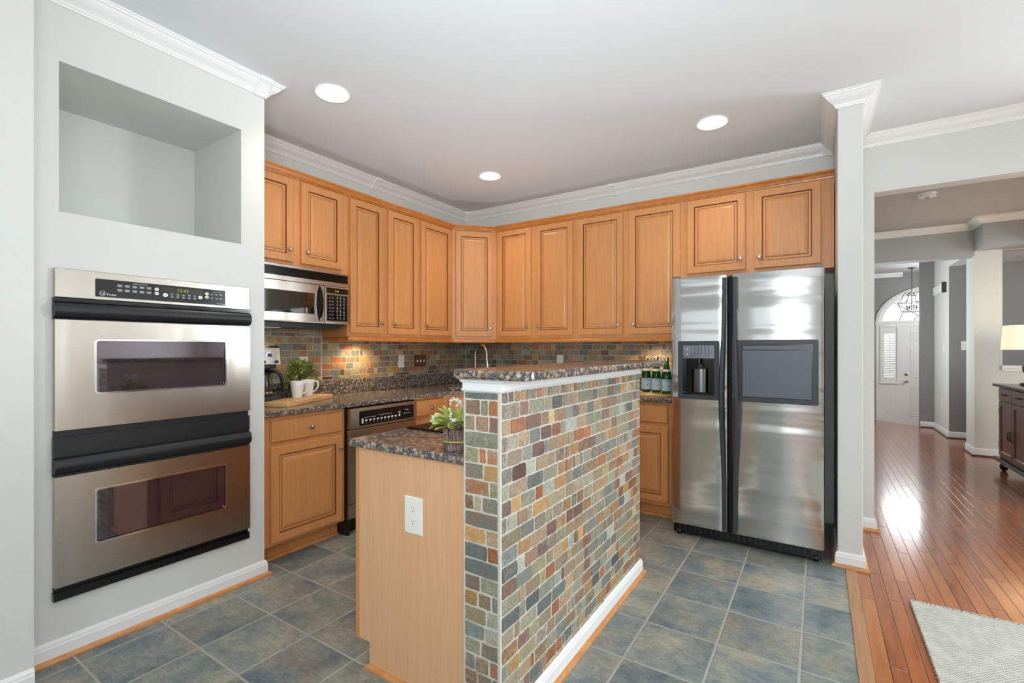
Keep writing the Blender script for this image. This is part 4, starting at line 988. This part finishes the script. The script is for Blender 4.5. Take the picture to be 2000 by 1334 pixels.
dup(b1, (-.987, 3.735, TB), math.radians(30), 'green glass water bottle closest to the refrigerator')

# ------------------------------------------------------------------ twig basket with leaves and berries
bx, by = -1.104, 1.346
rnd = random.Random(21)
t = thing('twig_planter', 'bundle of purple twigs filled with pale green leaves and white berries', 'plant', (bx, by, CT1))
mb = MB(); mb.lathe([(.040, 0), (.040, .060), (.003, .060)], bx, by, CT1+.001, 20)
for k in range(80):
    a = 2*math.pi*k/80+rnd.uniform(-.05, .05); r0 = rnd.uniform(.046, .054); r1 = rnd.uniform(.046, .055); b = a+rnd.uniform(-.16, .16); h = rnd.uniform(.068, .082)
    mb.tube([(bx+r0*math.cos(a), by+r0*math.sin(a), CT1+.001), (bx+(r0+r1)/2*math.cos((a+b)/2), by+(r0+r1)/2*math.sin((a+b)/2), CT1+h/2), (bx+r1*math.cos(b), by+r1*math.sin(b), CT1+h)], rnd.uniform(.0018, .0030), 5)
part('twig_bundle', mb, 'twig', t)
mb = MB(); mb.tube([(bx+.0565*math.cos(2*math.pi*k/32), by+.0565*math.sin(2*math.pi*k/32), CT1+.036+.002*math.sin(2*math.pi*k/32)) for k in range(33)], .0030, 8, cap=False); part('ribbon', mb, 'ribbon', t)
mb = MB()
for k in range(105):
    th = rnd.uniform(0, 2*math.pi); ph = math.asin(rnd.uniform(-.12, 1.)); d = Vector((math.cos(th)*math.cos(ph), math.sin(th)*math.cos(ph), math.sin(ph)))
    p = Vector((bx, by, CT1+.086))+Vector((d.x*.036, d.y*.036, d.z*.015)); Lf = rnd.uniform(.052, .074)
    if d.x > 0: Lf *= 1-.35*d.x
    leaf(mb, p, d+Vector((rnd.uniform(-.3, .3), rnd.uniform(-.3, .3), .1+rnd.uniform(-.2, .3))), Lf, rnd.uniform(.019, .025), curl=rnd.uniform(-.05, .45), roll=rnd.uniform(-.9, .9))
part('foliage', mb, 'leaf', t)
for cxx, cyy, czz in ((-.060, -.058, .118), (.030, -.062, .125), (.018, -.02, .172), (-.03, .01, .170), (.05, .02, .15)):
    mb = MB()
    for q in range(11): mb.ball((bx+cxx+rnd.uniform(-.012, .012), by+cyy+rnd.uniform(-.010, .010), CT1+czz+rnd.uniform(-.013, .013)), .0042, 6)
    part('berry_cluster', mb, 'white', t)

# ------------------------------------------------------------------ rug
t = thing('rug', 'cream woven wool rug lying on the oak strip floor', 'rug', (1.2, 2.2, 0))
ang = math.atan2(.005, .4)-.005; mb = MB(); mb.M = Matrix.Translation((.392, 3.070, .001)) @ Matrix.Rotation(-.0, 4, 'Z')
mb.box((0, -2.8, 0), (2.0, 0, .010)); part('woven_field', mb, 'rug', t, bevel=.003)
mb = MB(); n = 260
mb.tube([(.390+.0015*math.sin(k*1.7), .27+2.8*k/n, .0075) for k in range(n+1)], [.0065+.0015*(k % 2) for k in range(n+1)], 6)
mb.tube([(.39+2.0*k/n, 3.072+.0015*math.sin(k*1.7), .0075) for k in range(n+1)], [.0065+.0015*(k % 2) for k in range(n+1)], 6); part('bound_edge', mb, 'rug', t)

# ------------------------------------------------------------------ hall, foyer and dining room
FZ = -.30
mb = MB(); mb.box((.0, WY+.125, -.1), (.2, 12.0, CEIL)); struct('wall_hall_left', mb, 'wall')
mb = MB(); mb.box((.2, 7.68, 2.37), (1.555, 7.90, CEIL)); mb.box((1.550, 7.32, 2.42), (4.1, 7.68, CEIL)); mb.box((1.93, 4.6, 2.42), (2.2, 7.32, CEIL)); struct('wall_header', mb, 'hall')
mb = MB(); mb.box((1.555, 7.6805, 0), (1.791, 8.05, 2.60)); mb.box((1.791, 7.6805, 0), (4.1, 7.82, 1.010)); mb.box((1.791, 7.6805, 2.42), (4.1, 7.82, CEIL))
struct('wall_pillar', mb, M['wall'])
mb = MB(); mb.box((1.780, 7.64, 1.040), (4.1, 7.86, 1.075)); mb.box((1.785, 7.66, 1.010), (4.1, 7.84, 1.040)); struct('trim_10', mb, 'trim')
# side-hall opening, switch wall and the angled end
mb = MB(); mb.box((1.5575, 8.05, 2.435), (1.70, 9.0, CEIL)); mb.box((1.557, 9.0, -.4), (1.70, 10.0, CEIL)); struct('wall_side', mb, 'wall')
mb = MB(); mb.box((1.557, 9.0-.001, 0), (4.1, 9.002, 2.435)); mb.box((1.70, 9.002, 0), (4.1, 9.12, CEIL)); mb.box((1.385, 10.0, -.42), (3.0, 10.12, CEIL)); mb.box((3.0, 10.0, -.42), (3.1, 11.9, CEIL)); struct('wall_switch', mb, 'foyer')
mb = MB(); mb.box((1.70, 8.05, 2.435), (4.1, 9.0, 2.55)); struct('ceiling', mb, 'dimceil')
mb = MB()
# front wall with an elliptical arched opening over door and sidelights
AX, AA, AB, AZ = 1.83, .855, .685, 1.775; DY = 11.9
fF = FNY(DY); mb = MB(fF); n = 24
arc = [(AX-AA*math.cos(math.pi*k/n), AZ+AB*math.sin(math.pi*k/n)) for k in range(n+1)]
mb.box((.2, FZ-.1, -.15), (AX-AA, AZ, 0)); mb.box((AX+AA, FZ-.1, -.15), (4.1, AZ, 0))
for k in range(n):
    (xa, za), (xb, zb) = arc[k], arc[k+1]; mb.prism([(xa, za), (xb, zb), (xb, CEIL), (xa, CEIL)], -.15, 0)
mb.box((.2, AZ, -.15), (AX-AA, CEIL, 0)); mb.box((AX+AA, AZ, -.15), (4.1, CEIL, 0)); struct('wall_front', mb, 'foyer')
# transom
mb = MB(fF); w = .095
ring = lambda k, e, c: (AX-(AA+e)*math.cos(math.pi*k/n), AZ+(AB+e)*math.sin(math.pi*k/n), c)
mb.loft([[ring(k, e, c) for e, c in ((.015, .001), (.015, .028), (-.03, .034), (-w+.01, .020), (-w, .016), (-w, -.09), (.0, -.09))] for k in range(n+1)], cap0=True, cap1=True)
mb.box((AX-AA-.015, AZ-.045, -.09), (AX+AA+.015, AZ+.035, .026)); wn_ = struct('window_4', mb, 'doorp')
mb = MB(fF)
for k in range(n): mb.prism([(AX-(AA-w+.005)*math.cos(math.pi*k/n), AZ+(AB-w+.005)*math.sin(math.pi*k/n)), (AX-(AA-w+.005)*math.cos(math.pi*(k+1)/n), AZ+(AB-w+.005)*math.sin(math.pi*(k+1)/n)), (AX, AZ)], -.075, -.070)
part('glass_pane', mb, 'pane', wn_)
mb = MB(fF)
def lead(pts, r=.006): mb.tube([(a, b, -.062) for a, b in pts], r, 5)
EA, EB = AA-w, AB-w
for ang in (42, 90, 138):
    a = math.radians(ang); lead([(AX-.27*math.cos(a), AZ+.2*math.sin(a)), (AX-EA*math.cos(a), AZ+EB*math.sin(a))])
lead([(AX-.27*math.cos(math.pi*k/16), AZ+.2*math.sin(math.pi*k/16)) for k in range(17)])
for s in (-1, 1): lead([(AX-s*(.50-.13*math.sin(math.radians(90*k/10))**1.2*1.0)+0, AZ+.36*math.sin(math.radians(90*k/10))) for k in range(6)]+[(AX-s*(.28), AZ+.34)])
part('leading', mb, 'bronze', wn_)
# front door and sidelights
dp_ = struct('door_1', (lambda m: (m.box((1.372, FZ+.01, -.06), (2.288, AZ-.05, -.005)), m)[1])(MB(fF)), 'doorp')
mb = MB(fF)
PR = [(0, -.004), (.006, .003), (.020, .003), (.028, -.0035), (.050, .001)]
for x0, x1 in ((1.50, 1.76), (1.90, 2.16)):
    for z0, z1 in ((-.04, .53), (.71, 1.27), (1.405, 1.595)): mb.rects(x0, z0, x1, z1, PR, [0]*5)
part('raised_panels', mb, 'doorp', dp_)
mb = MB(fF); mb.lathe([(.022, -.005), (.022, .004), (.010, .010), (.010, .030), (.026, .045), (.022, .062), (.004, .066)], 1.437, .628, 0, 16); part('door_knob', mb, 'brass', dp_)
mb = MB(fF); mb.lathe([(.028, -.005), (.028, .006), (.012, .012), (.004, .020)], 1.440, .768, 0, 16); part('deadbolt', mb, 'brass', dp_)
for wi, (x0, x1) in enumerate(((.975, 1.371), (2.289, 2.685))):
    mb = MB(fF); a0, a1 = x0+.125, x0+.307
    mb.box((x0, FZ+.01, -.06), (a0, AZ-.05, .0)); mb.box((a1, FZ+.01, -.06), (x1, AZ-.05, .0)); mb.box((a0, FZ+.01, -.06), (a1, .705, .0)); mb.box((a0, 1.565, -.06), (a1, AZ-.05, .0))
    mb.frame(x0+.062, .60, x0+.357, AZ-.055, .03, .0, .016); mb.box((x0+.05, .575, .0), (x0+.367, .60, .03)); mb.rects(x0+.115, -.03, x0+.322, .51, PR, [0]*5)
    sl = struct('window_%d' % (5+wi), mb, 'doorp')
    mb = MB(fF)
    for k in range(24): z = .715+k*.0355; mb.loft([[(a, z, -.045), (a, z+.004, -.045), (a, z+.026, -.022), (a, z+.020, -.020)] for a in (a0, a1)], cap0=True, cap1=True)
    mb.box(((a0+a1)/2-.004, .71, -.018), ((a0+a1)/2+.004, 1.55, -.010)); part('shutter_louvres', mb, 'doorp', sl)
# baseboards of the hall
def hbase(n, path, side=-1):
    mb = MB(); sweep(mb, path, [(o, u*1.15) for o, u in BB], 0, side); struct('baseboard_'+n, mb, 'trim')
    mb = MB(); sweep(mb, path, [(o+.014, u) for o, u in SH], 0, side); struct('baseboard_'+n+'_shoe', mb, 'cherry')
hbase('switch', [(1.385, 10.0), (1.557, 10.0), (1.557, 9.0), (4.0, 9.0)][:2]+[(1.557, 9.0), (4.0, 9.0)])
hbase('pillar', [(1.555, 8.05), (1.555, 7.68), (3.9, 7.68)])
mb = MB(); sweep(mb, [(.2, 7.68), (1.55, 7.68), (1.55, 7.32), (1.93, 7.32), (1.93, 4.6)], CR, CZ, side=-1); struct('trim_11', mb, 'trim')
mb = MB(); sweep(mb, [(.2, 11.9), (1.385, 11.9)], CR, CZ, side=-1); struct('trim_12', mb, 'trim')
# dining room
mb = MB(); mb.box((2.2, 11.3, 0), (5.2, 11.4, CEIL)); mb.box((5.2, 7.8, 0), (5.3, 11.4, CEIL)); struct('wall_dining', mb, 'dining')
mb = MB(); mb.box((1.9, 9.12, -.1), (5.3, 11.4, 0)); struct('floor', mb, 'hardwood')
mb = MB(); mb.box((4.0, 4.2, 0), (4.1, 7.7, CEIL)); struct('wall_hall_right', mb, 'hall')

# smoke detector
t = thing('smoke_detector', 'round white smoke detector on the hall ceiling', 'smoke detector', (.875, 5.95, CEIL))
mb = MB(); mb.lathe([(.075, 0), (.075, -.008), (.068, -.012), (.064, -.034), (.050, -.040), (.003, -.041)], .875, 5.95, CEIL-.0005, 28); part('housing', mb, 'white', t)
mb = MB(); mb.lathe([(.018, 0), (.016, -.004), (.003, -.005)], .875, 5.95, CEIL-.0412, 16); part('test_button', mb, 'greyp', t)
switch(FNY(8.9985), 1.722, 1.310, 1, 'white switch plate on the grey wall beside the hall pillar', h=.125)
switch(FNX(1.5565), -9.300, 1.298, 1, 'upper thin white switch plate on the pale angled hall wall')
duplex(FNX(1.5565), -9.404, .474, .072, .115, 'low white outlet on the pale angled hall wall')
t = thing('door_chime', 'cream door chime box high on the pale angled hall wall', 'door chime', (1.55, 9.45, 2.16))
mb = MB(); mb.box((1.500, 9.16, 2.09), (1.5565, 9.72, 2.21)); part('chime_box', mb, 'plate', t, bevel=.004)
mb = MB(); mb.box((1.505, 9.145, 2.085), (1.5565, 9.1595, 2.235)); part('end_grille', mb, 'slot', t)

# lantern chandelier
cx, cy = 1.44, 11.25
t = thing('chandelier', 'bronze scrolled lantern chandelier hanging before the arched window', 'chandelier', (cx, cy, CEIL))
mb = MB(); mb.lathe([(.012, -.035), (.030, -.022), (.070, -.008), (.070, -.0005)], cx, cy, CEIL, 20); part('canopy', mb, 'bronze', t)
mb = MB()
for k in range(12):
    z = CEIL-.04-k*.033; a = k % 2*math.pi/2
    mb.tube([(cx+.010*math.cos(q)*math.cos(a), cy+.010*math.cos(q)*math.sin(a), z+.020*math.sin(q)) for q in [2*math.pi*i/10 for i in range(11)]], .0028, 5, cap=False)
part('chain', mb, 'bronze', t)
mb = MB()
zt, zm, zb_ = 2.31, 2.11, 1.945
for k in range(4):
    a = math.pi/4+k*math.pi/2+.3; ca_, sa = math.cos(a), math.sin(a)
    P = lambda r, z: (cx+r*ca_, cy+r*sa, z)
    mb.tube([P(.03, zt-.06), P(.06, zt-.075), P(.075, zt-.045), P(.05, zt-.005), P(.09, zt-.01), P(.13, zt-.06), P(.155, zt-.13), P(.21, zm)], .0055, 6)
    mb.tube([P(.21, zm), P(.235, zm+.02), P(.215, zm+.04)], .005, 6)
    mb.tube([P(.21, zm), P(.155, zb_)], .0055, 6)
    b = a+math.pi/2; Q = lambda r, z: (cx+r*math.cos(b), cy+r*math.sin(b), z)
    mb.tube([P(.21, zm), Q(.21, zm)], .0055, 6); mb.tube([P(.155, zb_), Q(.155, zb_)], .0055, 6)
mb.tube([(cx, cy, zt+.04), (cx, cy, zb_+.03)], .006, 8)
part('frame', mb, 'bronze', t)
for k in range(4):
    a = k*math.pi/2+.3; ca_, sa = math.cos(a), math.sin(a)
    mb = MB(); mb.tube([(cx, cy, zb_+.05), (cx+.04*ca_, cy+.04*sa, zb_+.035), (cx+.075*ca_, cy+.075*sa, zb_+.06)], .004, 6); mb.lathe([(.016, 0), (.009, -.008), (.009, 0), (.009, .05)], cx+.075*ca_, cy+.075*sa, zb_+.068, 10); ar = part('candle_arm', mb, 'bronze', t)
    mb = MB(); mb.ball((cx+.075*ca_, cy+.075*sa, zb_+.135), .011, 8, sz=1.8); part('bulb', mb, 'bulb', ar)

# sideboard, lamp, books
SXX = 1.600
fS = FNX(SXX)
t = thing('sideboard', 'dark cherry sideboard with a black edged top against the hall half wall', 'sideboard', (1.83, 6.2, 0))
mb = MB(); mb.box((SXX, 5.30, .14), (2.05, 6.93, .872)); part('body', mb, 'cherry', t)
mb = MB(); mb.box((SXX-.05, 5.25, .875), (2.08, 6.985, .902)); part('top', mb, M['black'], t, bevel=.008)
mb = MB(); mb.box((SXX-.045, 5.26, .10), (2.07, 6.975, .14)); part('plinth', mb, M['black'], t, bevel=.010)
for x, y in ((SXX+.02, 5.33), (SXX+.02, 6.90), (2.02, 5.33), (2.02, 6.90)):
    mb = MB(); mb.lathe([(.014, 0), (.030, .02), (.034, .05), (.022, .085), (.030, .0998)], x, y, 0.0005, 16); part('foot', mb, 'black', t)
for k in range(4):
    y1 = 6.915-.405*k; y0 = y1-.395
    mb = MB(fS); mb.rects(-y1, .735, -y0, .862, [(0, .001), (0, .012), (.004, .016)], [0]*3); dr = part('drawer', mb, 'cherry', t)
    ym = -(y0+y1)/2; mb = MB(fS); mb.tube([(ym-.06, .798, .017), (ym-.055, .798, .034), (ym+.055, .798, .034), (ym+.06, .798, .017)], .005, 8); part('handle', mb, 'black', dr)
    mb = MB(fS); mb.rects(-y1, .160, -y0, .725, [(0, .001), (0, .014), (.045, .014), (.050, .006), (.07, .006)], [0]*5); dd = part('door', mb, 'cherry', t)
    s = 1 if k % 2 == 0 else -1; a = (-y0-.030) if s > 0 else (-y1+.030)
    mb = MB(fS); mb.tube([(a, .36, .015), (a, .37, .036), (a, .44, .036), (a, .45, .015)], .005, 8); part('handle', mb, 'black', dd)
    mb = MB(fS)
    for z in (.27, .62): h_ = (-y1-.004) if s > 0 else (-y0+.004); mb.tube([(h_, z-.03, .010), (h_, z+.03, .010)], .006, 8)
    part('hinge', mb, 'black', dd)
lx, ly = 1.78, 6.80
t = thing('table_lamp', 'table lamp with a lit cream drum shade on the sideboard', 'lamp', (lx, ly, .902))
mb = MB(); mb.lathe([(.07, 0), (.07, .015), (.02, .03), (.015, .08), (.05, .14), (.055, .18), (.02, .25), (.010, .28), (.010, .42)], lx, ly, .9025, 24); part('base', mb, 'bronze', t)
mb = MB(); mb.lathe([(.205, .355), (.188, .600), (.186, .600), (.203, .355)], lx, ly, .9025, 40, cap=False); part('lamp_shade', mb, 'shade', t)
mb = MB(); mb.ball((lx, ly, 1.37), .03, 8); part('bulb', mb, 'bulb', t)
l = bpy.data.lights.new('lamp_glow', 'POINT'); l.energy = 7; l.color = (1, .82, .6); l.shadow_soft_size = .04
o = bpy.data.objects.new('lamp_glow', l); o.location = (lx, ly, 1.52); C.objects.link(o)
for k in range(2):
    mb = MB(); mb.box((1.66, 5.86+.01*k, .9025+.026*k), (1.84, 6.12, .9285+.026*k-.001)); bk = part('book', mb, ['paper', 'greyp'][0], bevel=.002)
    tag(bk, ['lower of two pale books lying on the sideboard', 'upper of two pale books lying on the sideboard'][k], 'book', 'books on the sideboard')
